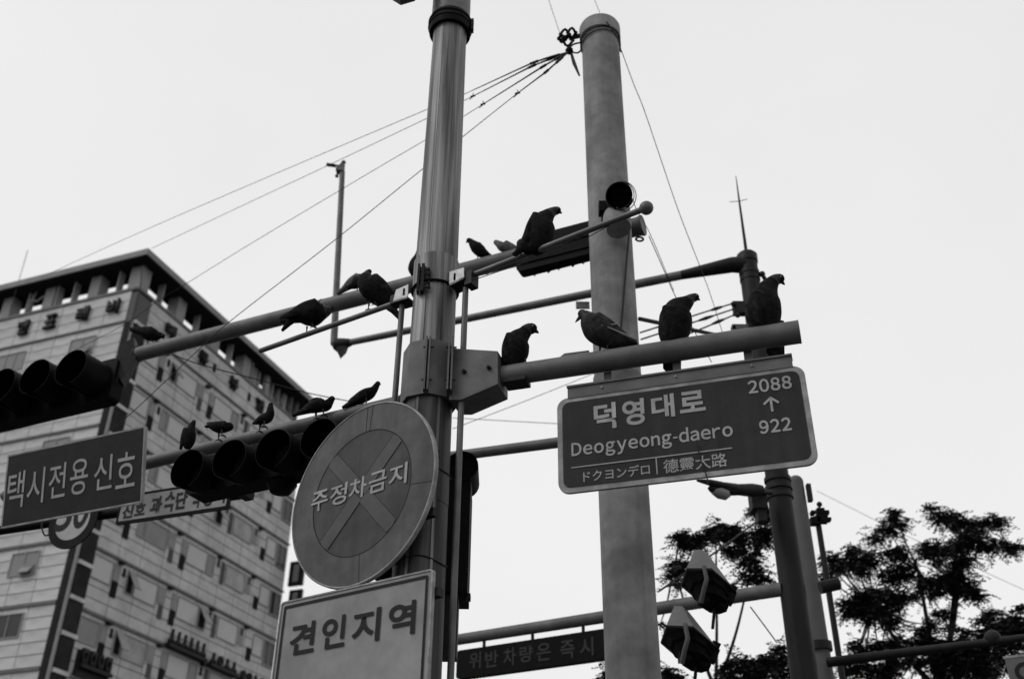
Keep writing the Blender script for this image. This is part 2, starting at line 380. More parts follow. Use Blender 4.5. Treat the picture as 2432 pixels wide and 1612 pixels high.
# raised letters under the roof
for ch, u in (('펜', 7.98), ('표', 5.93), ('레', 3.6), ('비', 1.43)):
    letter(ch, bld, DARK, FL.o, -FL.u, UP, FL.n, (-u-.42, 34.68, -u+.42, 35.66), bold=.03, off=.05, thick=.16, name='raised_letter')
for ch, u in (('메', 3.22), ('큐', 6.55), ('뷰', 9.92), ('펜', 13.0)):
    letter(ch, bld, DARK, FR.o, FR.u, UP, FR.n, (u-.46, 34.75, u+.46, 35.62), bold=.03, off=.05, thick=.16, name='raised_letter')
# channel-letter shop signs low on the right face
for (u0, u1, z0, z1, s) in ((7.87, 11.4, 17.78, 18.55, 'ㅅㅅㅅㅅㅅㅅ'), (11.8, 14.6, 17.7, 18.3, 'ㅅㅇㅅㅅ'), (15.0, 17.6, 17.6, 18.1, 'ㅇㅇㅅㅇ'), (1.7, 3.95, 15.1, 15.85, 'ㅁㅁㅇㅁ')):
    t = plate(FR, u0, u1, z0-.12, z0+.06, DARK, 'sign_tray', .25, .22)
    letter(s, t, DARK, FR.o, FR.u, UP, FR.n, (u0+.05, z0+.07, u1-.05, z1+.1), bold=.05, off=.2, thick=.15, name='channel_letter')
plate(FR, 1.65, 4.0, 14.6, 15.85, DARK, 'sign_board', .1, .08)
# roof canopy: a square ring on columns
RB = 37.9; RT = RB+.47; OV = .78; INN = 1.0
def ringslab(z0, z1, ov, inn, m, name):
    for (F, L, a, b) in ((FR, LR, -ov, LR+ov), (FL, LL, inn+.002, LL+ov)):
        mb = MB(); mb.box(F.p((a+b)/2, (z0+z1)/2, (ov-inn)/2), F.u, F.n, UP, (b-a)/2, (ov+inn)/2, (z1-z0)/2); mb.build(name, m, bld)
    Fr = Plane(CB+d1*LR, d2, d1); Fl = Plane(CB+d2*LL, d1, d2)
    mb = MB(); mb.box(Fr.p((inn+LL-inn)/2+.0, (z0+z1)/2, (ov-inn)/2), Fr.u, Fr.n, UP, (LL-2*inn)/2-.003, (ov+inn)/2, (z1-z0)/2); mb.build(name, m, bld)
    mb = MB(); mb.box(Fl.p((LR+ov+inn)/2, (z0+z1)/2, (ov-inn)/2+.0), Fl.u, Fl.n, UP, (LR+ov-inn)/2-.003, (ov+inn)/2-.003, (z1-z0)/2); mb.build(name, m, bld)
ringslab(RB+.06, RT, OV, INN, ROOFE, 'roof')
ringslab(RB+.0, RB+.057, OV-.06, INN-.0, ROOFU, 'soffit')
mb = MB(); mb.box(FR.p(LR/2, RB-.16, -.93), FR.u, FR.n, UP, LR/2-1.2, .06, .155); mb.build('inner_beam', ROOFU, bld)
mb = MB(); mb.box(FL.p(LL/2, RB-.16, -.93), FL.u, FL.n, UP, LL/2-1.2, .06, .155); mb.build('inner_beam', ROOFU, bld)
def column(F, u, w, dep, m=COLM, name='roof_column', d=-.02):
    mb = MB(); mb.box(F.p(u, (PAR+RB)/2, d-dep/2), F.u, F.n, UP, w/2, dep/2, (RB-PAR)/2-.001); return mb.build(name, m, bld)
column(FR, .42, .8, .84)
for u in (3.38, 6.78, 10.02, 13.3, 16.6, 19.6): column(FL, u, .74, .74)
for u in (1.68, 4.95, 6.2, 8.4, 11.6): column(FL, u, .09, .45, m=FRAME, name='roof_fin')
for u in (3.9, 7.6, 11.2): column(FR, u, .8, .8)
for u in (2.1, 5.7, 9.4): column(FR, u, .09, .45, m=FRAME, name='roof_fin')
x = 11.9
while x < 18.6: column(FR, x, rr.choice([.22, .4, .14, .3]), .3, m=rr.choice([FRAME, COLM, COLM, LEDGE]), name='roof_fin', d=rr.choice([-.05, -.3])); x += rr.choice([.55, .7, .5, .8])
for k in range(4): 
    F = FR; mb = MB(); mb.box(F.p(12+1.8*k, PAR+.35+.2*rr.random(), -.6), F.u, F.n, UP, .7, .1, .25); mb.build('roof_unit', LEDGE, bld)
mb = MB(); a = FL.p(8.45, PAR, -.1); b = FL.p(8.0, RB, -.1)
mb.tube([a, b], .05, 6); mb.tube([FL.p(8.3, RB-.5, -.1), FL.p(7.75, RB-.75, -.1), FL.p(7.3, RB-.45, -.1)], .05, 6); mb.build('roof_brace', FRAME, bld)
mast = MB(); p = at(46, 668, 52.5); mast.tube([p-UP*2.2, at(66, 594, 52.5)], .02, 6)
tag(recentre(mast.build('roof_mast', DARK)), 'thin slanting mast on the roof of the pale block', 'mast')
# blade signs at the far end
for k, (x0, y0, x1, y1, m) in enumerate(((692, 1335, 718, 1388, DARK), (690, 1402, 713, 1450, DARK), (690, 1468, 708, 1520, DARK))):
    F = Plane(CB+d1*LR, n1, -d1); a = F.uv(x0, y0); b = F.uv(x1, y1)
    mb = MB(); mb.box(F.p((a[0]+b[0])/2, (a[1]+b[1])/2), F.u, F.n, UP, abs(b[0]-a[0])/2, .12, abs(b[1]-a[1])/2)
    s = mb.build('blade_sign', m, bld)
    mb = MB(); mb.box(F.p((a[0]+b[0])/2, (a[1]+b[1])/2, .125), F.u, F.n, UP, abs(b[0]-a[0])/5, .004, abs(b[1]-a[1])/2.8); mb.build('sign_face', GLASSM, s)

# ================================================================== POSTS AND ARMS
A = at(1027, 803, 4.8); AX = Vector((A.x, A.y, 0))
def zA(py):                                     # height on the main pole's axis at a photo row
    x = 1256+(1027-1256)*(py+3162)/(803+3162); return at(x, py, 4.8).z
def post(name, px, py, Y, pyt, rt, rb, m, label, cat, n=32, cap=.0):
    b = at(px, py, Y); x = 1256+(px-1256)*(pyt+3162)/(py+3162); top = at(x, pyt, Y).z
    t = thing(name, label, cat, (b.x, b.y, 0)); mb = MB()
    K = 8
    mb.lathe(Vector((b.x, b.y, 0)), UP, [(top*k/K, rb+(rt-rb)*k/K) for k in range(K+1)], n, True); mb.build('shaft', m, t, True)
    return t, Vector((b.x, b.y, 0)), top
pole = thing('street_pole', 'nearest pole, streaked silver steel with a black band near the top', 'pole', AX)
# shaft in wrapped sheets with overlapping seams
zt = zA(62)
def rA(z): return .129-(z-2.87)*(.129-.108)/(6.9-2.87)
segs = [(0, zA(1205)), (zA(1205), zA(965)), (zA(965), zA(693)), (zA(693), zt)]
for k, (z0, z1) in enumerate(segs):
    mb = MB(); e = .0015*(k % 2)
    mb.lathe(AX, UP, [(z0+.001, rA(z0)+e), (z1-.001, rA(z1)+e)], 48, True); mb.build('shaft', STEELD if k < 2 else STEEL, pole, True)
mb = MB()
for a in (R(-112), R(-60)):
    d = Vector((math.cos(a), math.sin(a), 0)); tt = UP.cross(d)
    z0, z1 = zA(1560), zt
    mb.box(AX+d*(.5*(rA(z0)+rA(z1))+.001)+UP*(z0+z1)/2, d, tt, (UP+d*((rA(z1)-rA(z0))/(z1-z0))).normalized(), .003, .007, (z1-z0)/2)
mb.build('seam', STEEL, pole)
# top sleeve with black band
mb = MB(); mb.lathe(AX, UP, [(zt+.01, .128), (zt+1.6, .122)], 40, True); mb.build('upper_sleeve', TUBE, pole, True)
mb = MB(); mb.lathe(AX, UP, [(zt-.085, .136), (zt-.05, .141), (zt+.03, .141), (zt+.05, .130)], 40, True); mb.build('black_band', BLACK, pole, True)
mb = MB(); 
for dz in (-.03, .012): mb.tube([AX+Vector((math.cos(a)*.1435, math.sin(a)*.1435, zt+dz)) for a in [2*math.pi*k/40 for k in range(41)]], .0045, 6)
mb.box(at(1122, 62, 4.77), Vector((1, 0, 0)), Vector((0, 1, 0)), UP, .008, .02, .05); mb.build('band_strap', DARK, pole)
# small ties around the pole
for py in (1130, 1345, 940): mb = MB(); mb.tube([AX+Vector((math.cos(a)*(rA(zA(py))+.004), math.sin(a)*(rA(zA(py))+.004), zA(py)+.01*math.sin(3*a))) for a in [2*math.pi*k/40 for k in range(41)]], .004, 5); mb.build('cable_tie', WIREM, pole)

# clamp collar and banner rod
rod_d = -dirv(-57.45); rod_n = Vector((rod_d.y, -rod_d.x, 0)); rod_n = rod_n if rod_n.y < 0 else -rod_n
PR = Plane(AX, rod_d, rod_n)
ban = thing('banner_bracket', 'clamp collar on the nearest pole carrying a long thin banner rod with ball end', 'bracket', AX+UP*zA(693))
zc0, zc1 = zA(693), zA(628)
mb = MB(); mb.lathe(AX, UP, [(zc0, .127), (zc1, .127)], 48, True); mb.build('collar', STEEL, ban, True)
mb = MB(); mb.tube([AX+Vector((math.cos(a)*.129, math.sin(a)*.129, zc0-.006)) for a in [2*math.pi*k/40 for k in range(41)]], .006, 6); mb.build('collar_rim', BLACK, ban)
mb = MB(); hp = [at(1003, y, 4.68) for y in (640, 655, 670, 682)]
mb.box(at(1004, 661, 4.675), Vector((1, 0, 0)), Vector((0, 1, 0)), UP, .008, .018, (zc1-zc0)/2-.004)
mb.box(at(994, 663, 4.69), Vector((1, 0, 0)), Vector((0, 1, 0)), UP, .006, .02, (zc1-zc0)/2-.001); mb.build('hinge', DARK, ban)
for y in (641, 652, 673, 683):
    mb = MB(); c = at(1004, y, 4.665); mb.tube([c-Vector((.014, 0, 0)), c+Vector((.03, -.006, 0))], .006, 6); mb.lathe(c+Vector((.03, -.006, 0)), Vector((1, 0, 0)), [(0, .012), (.01, .012)], 6, True); mb.build('bolt', DARK, ban)
def bracketplate(px0, px1, pt, pb, slot):
    q = [PR.uv(*p) for p in (pt[0], pt[1], pb[1], pb[0])]
    t = MB(); t.prism([PR.p(u, v, .045) for u, v in q], -PR.n*.006)
    o = t.build('plate', ZINC, ban)
    t = MB(); t.prism([PR.p(q[3][0], q[3][1], .045), PR.p(q[2][0], q[2][1], .045), PR.p(q[2][0], q[2][1]+.012, .045), PR.p(q[3][0], q[3][1]+.012, .045)], -PR.n*.09); t.build('plate_flange', DARK, o)
    u, v = PR.uv(*slot); t = MB(); t.box(PR.p(u, v, .047), PR.u, PR.n, UP, .005, .002, .022); t.build('slot', BLACKM, o)
bracketplate(0, 0, ((1078, 655), (1112, 645)), ((1078, 688), (1113, 671)), (1091, 667))
bracketplate(0, 0, ((952, 697), (981, 684)), ((944, 727), (979, 717)), (971, 702))
mb = MB(); mb.box(PR.p(PR.uv(1120, 665)[0], PR.uv(1120, 665)[1], 0), PR.u, PR.n, UP, .022, .035, .045); mb.build('rod_socket', DARK, ban)
mb = MB(); mb.box(PR.p(PR.uv(940, 716)[0], PR.uv(940, 716)[1], 0), PR.u, PR.n, UP, .018, .03, .03); mb.build('rod_socket', DARK, ban)
ra0, ra1, rb0, rb1 = [PR.p(*PR.uv(*q)) for q in ((1118, 655), (1535, 494), (947, 717), (618, 833))]
mb = MB(); mb.tube([ra0, ra1], .0165, 14); mb.build('rod', TUBE, ban, True)
mb = MB(); mb.tube([rb0, rb1], .0165, 14); mb.build('rod', TUBE, ban, True)
mb = MB(); mb.sphere(ra1, .036, 20, 14); mb.build('ball_end', TUBE, ban, True)
mb = MB()
for f in (.1, .36, .63, .64): p = ra0.lerp(ra1, f)-UP*.018; mb.tube([p+Vector((.008*math.cos(a), 0, .008*math.sin(a)-.006)) for a in [2*math.pi*k/10 for k in range(11)]], .002, 5)
w = [ra0-UP*.035]+[ra0.lerp(ra1, f)-UP*(.03+.025*math.sin(f*3)) for f in (.2, .4, .6)]+[ra0.lerp(ra1, .8)-UP*.02]
mb.tube(smoothpath(w), .0025, 5); mb.build('banner_wire', DARK, ban)
for (x0, y0, x1, y1) in ((955, 725, 932, 1005), (1106, 684, 1078, 1640)):
    p = PR.p(*PR.uv(x0, y0)); zlow = PR.p(*PR.uv(x1, y1)).z
    mb = MB(); mb.tube([p, Vector((p.x, p.y, zlow))], .0165, 14); mb.build('hanging_rod', TUBE, ban, True)

# box bracket with sign arm
arm_d = -dirv(-72.35); arm_n = Vector((arm_d.y, -arm_d.x, 0)); arm_n = arm_n if arm_n.y < 0 else -arm_n
PA = Plane(AX, arm_d, arm_n)
sarm = thing('sign_arm', 'thick tube on a box bracket, cut end right, above the street name sign', 'sign arm', AX+UP*zA(965))
zb0, zb1 = zA(965), zA(838)
mb = MB(); mb.lathe(AX, UP, [(zb0, .150), (zb1, .150)], 8, True); mb.build('clamp_shell', BRACK, sarm)
for px in (1013, 1068, 970):
    c = at(px, 905, 4.655 if px != 970 else 4.8)
    mb = MB()
    for s in (-1, 1): mb.box(Vector((c.x+s*.009, c.y, (zb0+zb1)/2)), Vector((1, 0, 0)), Vector((0, 1, 0)), UP, .0045, .035, (zb1-zb0)/2-.004)
    mb.build('clamp_flange', BRACK, sarm)
    for f in (.2, .8):
        mb = MB(); q = Vector((c.x, c.y-.02, zb0+(zb1-zb0)*f)); mb.tube([q-Vector((.025, 0, 0)), q+Vector((.03, 0, 0))], .005, 6); mb.build('bolt', DARK, sarm)
q = [PA.uv(*p) for p in ((1085, 846), (1194, 853), (1194, 930), (1108, 967), (1080, 967))]
mb = MB(); mb.prism([PA.p(u, v, .085) for u, v in q], -PA.n*.17); mb.build('box_bracket', BRACK, sarm)
for p in ((1116, 902), (1174, 893)):
    u, v = PA.uv(*p); mb = MB(); mb.lathe(PA.p(u, v, .085), PA.n, [(0, .012), (.012, .012), (.013, .007), (.025, .006)], 8, True); mb.build('bolt', DARK, sarm, True)
s0 = PA.p(*PA.uv(1196, 893)); s1 = PA.p(*PA.uv(1897, 789)); s1.z = s0.z
mb = MB(); mb.tube([s0, s1], [.054, .057], 28); mb.build('arm_tube', TUBE2, sarm, True)
mb = MB(); mb.lathe(s1, PA.u, [(.0, .058), (.006, .0585), (.007, .04), (.003, .0)], 28); mb.build('end_cap', TUBE2, sarm, True)
mb = MB(); mb.box(PA.p(PA.uv(1205, 910)[0]+.05, PA.uv(1205, 912)[1], .0), PA.u, PA.n, UP, .06, .05, .012); mb.build('bottom_plate', DARK, sarm)
p0, p1 = PA.uv(1330, 835), PA.uv(1395, 826)
mb = MB(); mb.prism([PA.p(p0[0]-.02, p0[1]-.02, -.03), PA.p(p0[0]+.015, p0[1]+.005, -.03), PA.p(p1[0], p1[1]+.004, -.03), PA.p(p1[0], p1[1]-.03, -.03)], -PA.n*.03); mb.build('welded_fin', TUBE2, sarm)

# ------------------------------------------------------------------ street name sign
PS = Plane(s0, arm_d, arm_n)
x0, yb = PS.uv(1330, 1176); x1 = PS.uv(1950, 1090)[0]; 
x0 = (PS.uv(1321, 960)[0]+PS.uv(1330, 1176)[0])/2; x1 = (PS.uv(1905, 880)[0]+PS.uv(1948, 1080)[0])/2
yt = (PS.uv(1420, 937)[1]+PS.uv(1860, 873)[1])/2; yb = (PS.uv(1400, 1167)[1]+PS.uv(1880, 1108)[1])/2
sg = thing('street_name_sign', 'dark rounded street name sign reading 덕영대로 Deogyeong-daero under the thick arm', 'street sign', PS.p((x0+x1)/2, yb))
mb = MB(); mb.prism(rrect(PS, x0, yb, x1, yt, .055, -.012), PS.n*.018); mb.build('panel', SIGNRIM, sg)
mb = MB(); mb.prism(rrect(PS, x0+.026, yb+.026, x1-.026, yt-.026, .038, .0065), PS.n*.002); mb.build('face', SIGND, sg)
u0, v0 = PS.uv(1349, 926); u1, v1 = PS.uv(1880, 848)
v0 = yt+.006; 
mb = MB(); mb.box(PS.p((u0+u1)/2, yt+.026, .004), PS.u, PS.n, UP, (u1-u0)/2, .006, .031); mb.box(PS.p((u0+u1)/2, yt+.059, -.012), PS.u, PS.n, UP, (u1-u0)/2+.003, .03, .005)
mb.build('hanger_rail', TUBE2, sg)
for px, py in ((1431, 929), (1606, 903), (1787, 876)):
    u, v = PS.uv(px, py); mb = MB(); mb.sphere(PS.p(u, yt+.03, .012), .007, 8, 6); mb.build('rivet', SIGNRIM, sg)
for u in (u0+.2, (u0+u1)/2, u1-.2):
    mb = MB(); mb.box(PS.p(u, (yt+.08-.05)/2+.0, -.03), PS.u, PS.n, UP, .02, .004, (-.05-yt-.08)/2 if yt < -.13 else .02); mb.build('hanger_strap', TUBE2, sg)
S = lambda x, y: (1280+x/2.614, 580+y/2.614)
K = dict(off=.011)
PS.text(sg, '덕', SIGNL, S(343, 1050), S(478, 1000), S(470, 1145), S(460, 985), bold=.028, **K)
PS.text(sg, '영', SIGNL, S(520, 1040), S(657, 1030), S(610, 1125), S(640, 960), bold=.028, **K)
PS.text(sg, '대', SIGNL, S(700, 1010), S(842, 990), S(830, 1075), S(820, 932), bold=.028, **K)
PS.text(sg, '로', SIGNL, S(878, 1040), S(1037, 1015), S(890, 1055), S(1000, 910), bold=.028, **K)
PS.text(sg, 'Deogyeong-daero', SIGNL, S(205, 1280), S(1205, 1160), S(500, 1310), S(215, 1233), bold=.02, **K)
PS.text(sg, 'ドクヨンデロ', SIGNL, S(278, 1440), S(690, 1390), S(290, 1480), S(660, 1368), bold=.008, **K)
PS.text(sg, '德靈大路', SIGNL, S(775, 1390), S(1168, 1330), S(1060, 1395), S(1140, 1300), bold=.008, **K)
PS.text(sg, '2088', SIGNL, S(1298, 890), S(1570, 870), S(1310, 935), S(1550, 820), bold=.024, **K)
PS.text(sg, '922', SIGNL, S(1370, 1140), S(1567, 1120), S(1390, 1183), S(1550, 1078), bold=.024, **K)
mb = MB(); cu, cv = PS.uv(*S(1445, 1003)); h = .037; wd_ = .032
d = .0105
mb.box(PS.p(cu, cv, d), PS.u, PS.n, UP, .0055, .001, h*.93)
for s in (-1, 1):
    a = PS.p(cu+s*wd_, cv+h*.25, d); b = PS.p(cu, cv+h, d); dd = (b-a).normalized(); mb.box((a+b)/2, dd, PS.n, dd.cross(PS.n), (b-a).length/2+.003, .0012, .0055)
mb.build('arrow', SIGNL, sg)
a = PS.uv(*S(205, 1395)); b = PS.uv(*S(1200, 1267)); c = PS.uv(*S(730, 1333)); e = PS.uv(*S(738, 1433))
mb = MB(); mb.box(PS.p((a[0]+b[0])/2, (a[1]+b[1])/2, .0105), PS.u, PS.n, UP, (b[0]-a[0])/2, .001, .0028); mb.box(PS.p(c[0], (c[1]+e[1])/2, .0105), PS.u, PS.n, UP, .0028, .0012, abs(c[1]-e[1])/2); mb.build('divider_line', SIGNL, sg)
wire('hanging_string', [onpl(1655, 1050, PS.p(0, 0, .02), PS.n), onpl(1662, 1085, PS.p(0, 0, .022), PS.n), onpl(1678, 1130, PS.p(0, 0, .02), PS.n), onpl(1681, 1150, PS.p(0, 0, .018), PS.n)], .003, 'short dark string dangling over the lower edge of the street name sign', 'string')

# ------------------------------------------------------------------ round no-stopping sign and square tow-away sign
DA = -53; dd_ = -dirv(DA); dn_ = Vector((dd_.y, -dd_.x, 0)); dn_ = dn_ if dn_.y < 0 else -dn_
PD = Plane(AX+dn_*.2, dd_, dn_)
dc = PD.uv(857, 1167); RD = .483
disc = thing('no_stopping_sign', 'round no-stopping sign with a faded cross reading 주정차금지 in front of the nearest pole', 'road sign', PD.p(dc[0], dc[1]-RD))
def circ(pl, cu, cv, r, d, n=72, a0=0, a1=360): return [pl.p(cu+r*math.cos(R(a0+(a1-a0)*k/n)), cv+r*math.sin(R(a0+(a1-a0)*k/n)), d) for k in range(n if a1-a0 == 360 else n+1)]
mb = MB(); mb.prism(circ(PD, *dc, RD-.012, -.018), PD.n*.012); mb.build('back_plate', ALU, disc)
mb = MB()
mb.rings([circ(PD, *dc, r, d) for r, d in ((RD-.012, -.02), (RD, -.02), (RD, 0), (RD-.004, .004), (RD-.009, .0035), (RD-.011, -.003))], False); mb.build('rim', SIGNRIM, disc, True)
mb = MB(); RI = RD*.685
frameband(mb, PD, circ(PD, *dc, RD-.010, .000), circ(PD, *dc, RI, .000)); mb.build('ring', DISCR, disc)
mb = MB(); mb.prism(circ(PD, *dc, RI-.003, -.0045), PD.n*.0035); mb.build('centre', DISCI, disc)
mb = MB(); mb.rings([circ(PD, *dc, RI+.0012, .0006), circ(PD, *dc, RI-.004, .0006)], False); mb.build('groove', SIGNK, disc)
for k, (ang, r0, r1) in enumerate(((46, .02, .97), (226, .09, .97), (134, .11, .97), (314, .11, .97))):
    a = R(ang); uu = Vector((math.cos(a), math.sin(a))); vv = Vector((-uu.y, uu.x)); w = .040
    pts = [(uu*RI*r0-vv*w), (uu*RI*.965*1-vv*w), (uu*RI*.995), (uu*RI*.965*1+vv*w), (uu*RI*r0+vv*w)]
    mb = MB(); mb.prism([PD.p(dc[0]+p.x, dc[1]+p.y, .0003) for p in pts], PD.n*.0015)
    b = mb.build('cross_bar', DISCX, disc)
    mb = MB()
    for s in (-1, 1): p0 = uu*RI*(r0+.02)+vv*w*s; p1 = uu*RI*.96+vv*w*s; mb.tube([PD.p(dc[0]+p0.x, dc[1]+p0.y, .0016), PD.p(dc[0]+p1.x, dc[1]+p1.y, .0016)], .0011, 4)
    mb.build('film_edge', SIGNK, b)
for ang in (86, 90.5, -85, -8): # film seams across the ring
    a = R(ang); uu = Vector((math.cos(a), math.sin(a))); mb = MB(); mb.tube([PD.p(dc[0]+uu.x*RI, dc[1]+uu.y*RI, .001), PD.p(dc[0]+uu.x*(RD-.01), dc[1]+uu.y*(RD-.01), .001)], .0011, 4); mb.build('film_seam', SIGNK, disc)
D3 = lambda x, y: (350+x/2.851, 850+y/2.851)
# the text line runs level in the sign's plane
bx = PD.box(D3(1110, 960), D3(1770, 780), D3(1430, 948), D3(1430, 812)); gw = (bx[2]-bx[0])/5
for k, ch in enumerate('주정차금지'):
    letter(ch, disc, SIGNL, PD.o, PD.u, UP, PD.n, (bx[0]+gw*k+gw*.06, bx[1], bx[0]+gw*(k+1)-gw*.06, bx[3]), bold=.014, off=.004)
mb = MB(); mb.box(PD.p(dc[0]+.25, dc[1]+.1, -.05), PD.u, PD.n, UP, .2, .015, .02); mb.box(PD.p(dc[0]+.25, dc[1]-.2, -.05), PD.u, PD.n, UP, .2, .015, .02)
mb.box(PD.p(dc[0]-.02, dc[1]-.5, -.04), PD.u, PD.n, UP, .03, .01, .12); mb.build('mounting_bar', DARK, disc)

QD = Plane(AX+rod_n*.19, -dirv(-57), rod_n)
QD.n = Vector((QD.u.y, -QD.u.x, 0)); QD.n = QD.n if QD.n.y < 0 else -QD.n
c4 = [QD.uv(667, 1431), QD.uv(1026, 1349), QD.uv(1018, 1600), QD.uv(648, 1600)]
x0 = (c4[0][0]+c4[3][0])/2; x1 = (c4[1][0]+c4[2][0])/2; yt = (c4[0][1]+c4[1][1])/2; yb = yt-.62
sq = thing('tow_away_sign', 'pale square sign with a dark border reading 견인지역, below the round sign', 'road sign', QD.p((x0+x1)/2, yb))
mb = MB(); mb.prism(rrect(QD, x0, yb, x1, yt, .018, -.02), QD.n*.017); mb.build('panel', SIGNW, sq)
mb = MB(); o1 = rrect(QD, x0, yb, x1, yt, .018, .000); i1 = rrect(QD, x0+.008, yb+.008, x1-.008, yt-.008, .012, .000)
mb.rings([rrect(QD, x0-.001, yb-.001, x1+.001, yt+.001, .019, -.021), rrect(QD, x0-.001, yb-.001, x1+.001, yt+.001, .019, .001), rrect(QD, x0+.007, yb+.007, x1-.007, yt-.007, .012, .001)], False); mb.build('edge_frame', SIGNRIM, sq)
mb = MB(); frameband(mb, QD, rrect(QD, x0+.024, yb+.024, x1-.024, yt-.024, .008, .001), rrect(QD, x0+.037, yb+.037, x1-.037, yt-.037, .004, .001)); mb.build('border_line', SIGNK, sq)
Q = lambda x, y: (640+x/2.202, 900+y/2.202)
for ch, l, r, b, t in (('견', (107, 1370), (238, 1340), (130, 1442), (225, 1262)), ('인', (278, 1300), (400, 1280), (292, 1412), (392, 1228)), ('지', (430, 1330), (578, 1300), (555, 1366), (565, 1192)), ('역', (625, 1240), (765, 1210), (742, 1330), (752, 1153))):
    QD.text(sq, ch, SIGNK, Q(*l), Q(*r), Q(*b), Q(*t), bold=.022, off=.002)
mb = MB(); mb.box(QD.p(x1-.1, yt-.1, -.04), QD.u, QD.n, UP, .12, .02, .02); mb.box(QD.p((x0+x1)/2-.02, yt-.3, -.03), QD.u, QD.n, UP, .015, .008, .3); mb.build('mounting_bar', DARK, sq)

# dark control box behind the round sign and the pedestrian signal on the far side of the pole
ctl = thing('control_box', 'black box strapped to the nearest pole behind the round sign', 'box', at(960, 1372, 4.9))
mb = MB(); c = at(962, 1290, 4.92); mb.box(c, rod_d, rod_n, UP, .10, .07, .17); mb.build('housing', BLACK, ctl)
mb = MB(); mb.box(at(940, 1366, 4.88), rod_d, rod_n, UP, .11, .02, .010); mb.box(at(908, 1372, 4.88), rod_d, rod_n, UP, .008, .01, .04); mb.build('strap', DARK, ctl)
ps = thing('pedestrian_signal', 'black pedestrian signal seen from the side, rounded hood, right of the nearest pole', 'traffic light', at(1092, 1425, 5.15))
c = at(1084, 1290, 5.15); zt_, zb_ = at(1095, 1165, 5.15).z, at(1090, 1425, 5.15).z
mb = MB(); mb.box(Vector((c.x+.008, 5.15, (zt_+zb_)/2)), Vector((1, 0, 0)), Vector((0, 1, 0)), UP, .062, .14, (zt_-zb_)/2); mb.build('housing', BLACK, ps)
hc = at(1100, 1128, 5.12); mb = MB(); mb.lathe(hc-Vector((0, .12, 0)), Vector((0, 1, 0)), [(0, .084), (.24, .084)], 24, False); mb.lathe(hc-Vector((0, .1, 0)), Vector((0, 1, 0)), [(.01, .0), (.01, .083), (.19, .083), (.19, 0)], 24); mb.build('hood', BLACK, ps, True)
mb = MB(); mb.box(at(1112, 1165, 5.1), Vector((1, 0, 0)), Vector((0, 1, 0)), UP, .018, .05, .03); mb.build('hood_hinge', DARK, ps); mb = MB(); mb.box(at(1112, 1418, 5.1), Vector((1, 0, 0)), Vector((0, 1, 0)), UP, .012, .03, .012)
mb.build('latch', DARK, ps); mb = MB(); mb.box(at(1066, 1480, 5.1), Vector((1, 0, 0)), Vector((0, 1, 0)), UP, .045, .06, .17); mb.build('mounting_bracket', DARK, ps)

# ------------------------------------------------------------------ big round post (B) with horn, top cap and insulators
pb, BX, topB = post('utility_pole', 1462, 800, 6.3, 78, .160, .168, CONC, 'tall fat pale grey round pole behind the street name sign', 'pole')
mb = MB(); mb.lathe(BX, UP, [(topB-.10, .164), (topB-.09, .176), (topB+.03, .178), (topB+.05, .17), (topB+.06, .0)], 36); mb.build('cap', CONC, pb, True)
mb = MB()
for dz in (-.12, -.165): mb.tube([BX+Vector((math.cos(a)*.170, math.sin(a)*.170, topB+dz-.02*math.sin(a*2+1))) for a in [2*math.pi*k/40 for k in range(41)]], .006, 6)
mb.build('band_wire', WIREM, pb)
mb = MB(); mb.tube(smoothpath([at(1440, 52, 6.10), at(1467, 92, 6.14), at(1475, 125, 6.18)]), .006, 6); mb.build('cap_cable', WIREM, pb); mb = MB()
mb.tube(smoothpath([at(1497, 520, 6.17), at(1490, 600, 6.145), at(1480, 720, 6.14), at(1473, 800, 6.13), at(1470, 870, 6.13)]), .007, 6); mb.build('riser_cable', WIREM, pb)
mb = MB(); z0, z1 = at(1465, 905, 6.12).z, at(1465, 868, 6.12).z
mb.lathe(BX, UP, [(z0, .172), (z1, .171)], 36, True); mb.build('sleeve', BRACK, pb, True)
# horn and its cable loops on the pole
hn = thing('horn_speaker', 'dark round horn with cable loops clamped to the fat grey pole by the ball-ended rod', 'loudspeaker', at(1470, 505, 6.0))
ax = Vector((-.42, -.80, -.34)).normalized()
hc = at(1470, 464, 5.84)
mb = MB(); mb.lathe(hc, ax, [(-.2, .03), (-.14, .055), (-.05, .08), (.0, .098), (.004, .0985), (.002, .094), (-.03, .085), (-.05, .0)], 28); mb.build('bell', BLACKM, hn, True)
mb = MB(); u = ax.orthogonal().normalized(); w = ax.cross(u)
for k, (rr_, off) in enumerate(((.104, -.02), (.112, -.04), (.097, .0))):
    mb.tube([hc+ax*off+(u*math.cos(a)*rr_*1.0+w*math.sin(a)*rr_*1.06) for a in [2*math.pi*j/36 for j in range(37)]], .0035, 6)
mb.build('cable_loop', WIREM, hn)
mb = MB(); mb.box(at(1433, 496, 6.02), Vector((1, 0, 0)), Vector((0, 1, 0)), UP, .035, .04, .045); mb.box(at(1432, 515, 6.03), Vector((1, 0, 0)), Vector((0, 1, 0)), UP, .012, .02, .05); mb.build('driver_box', BLACK, hn)
mb = MB(); c = at(1455, 540, 6.04); mb.lathe(at(1459, 505, 6.02), Vector((.1, -.3, -1)).normalized(), [(0, .05), (.03, .085), (.08, .098), (.16, .10), (.2, .09), (.21, 0)], 24); mb.build('base_dome', CONC, hn, True)
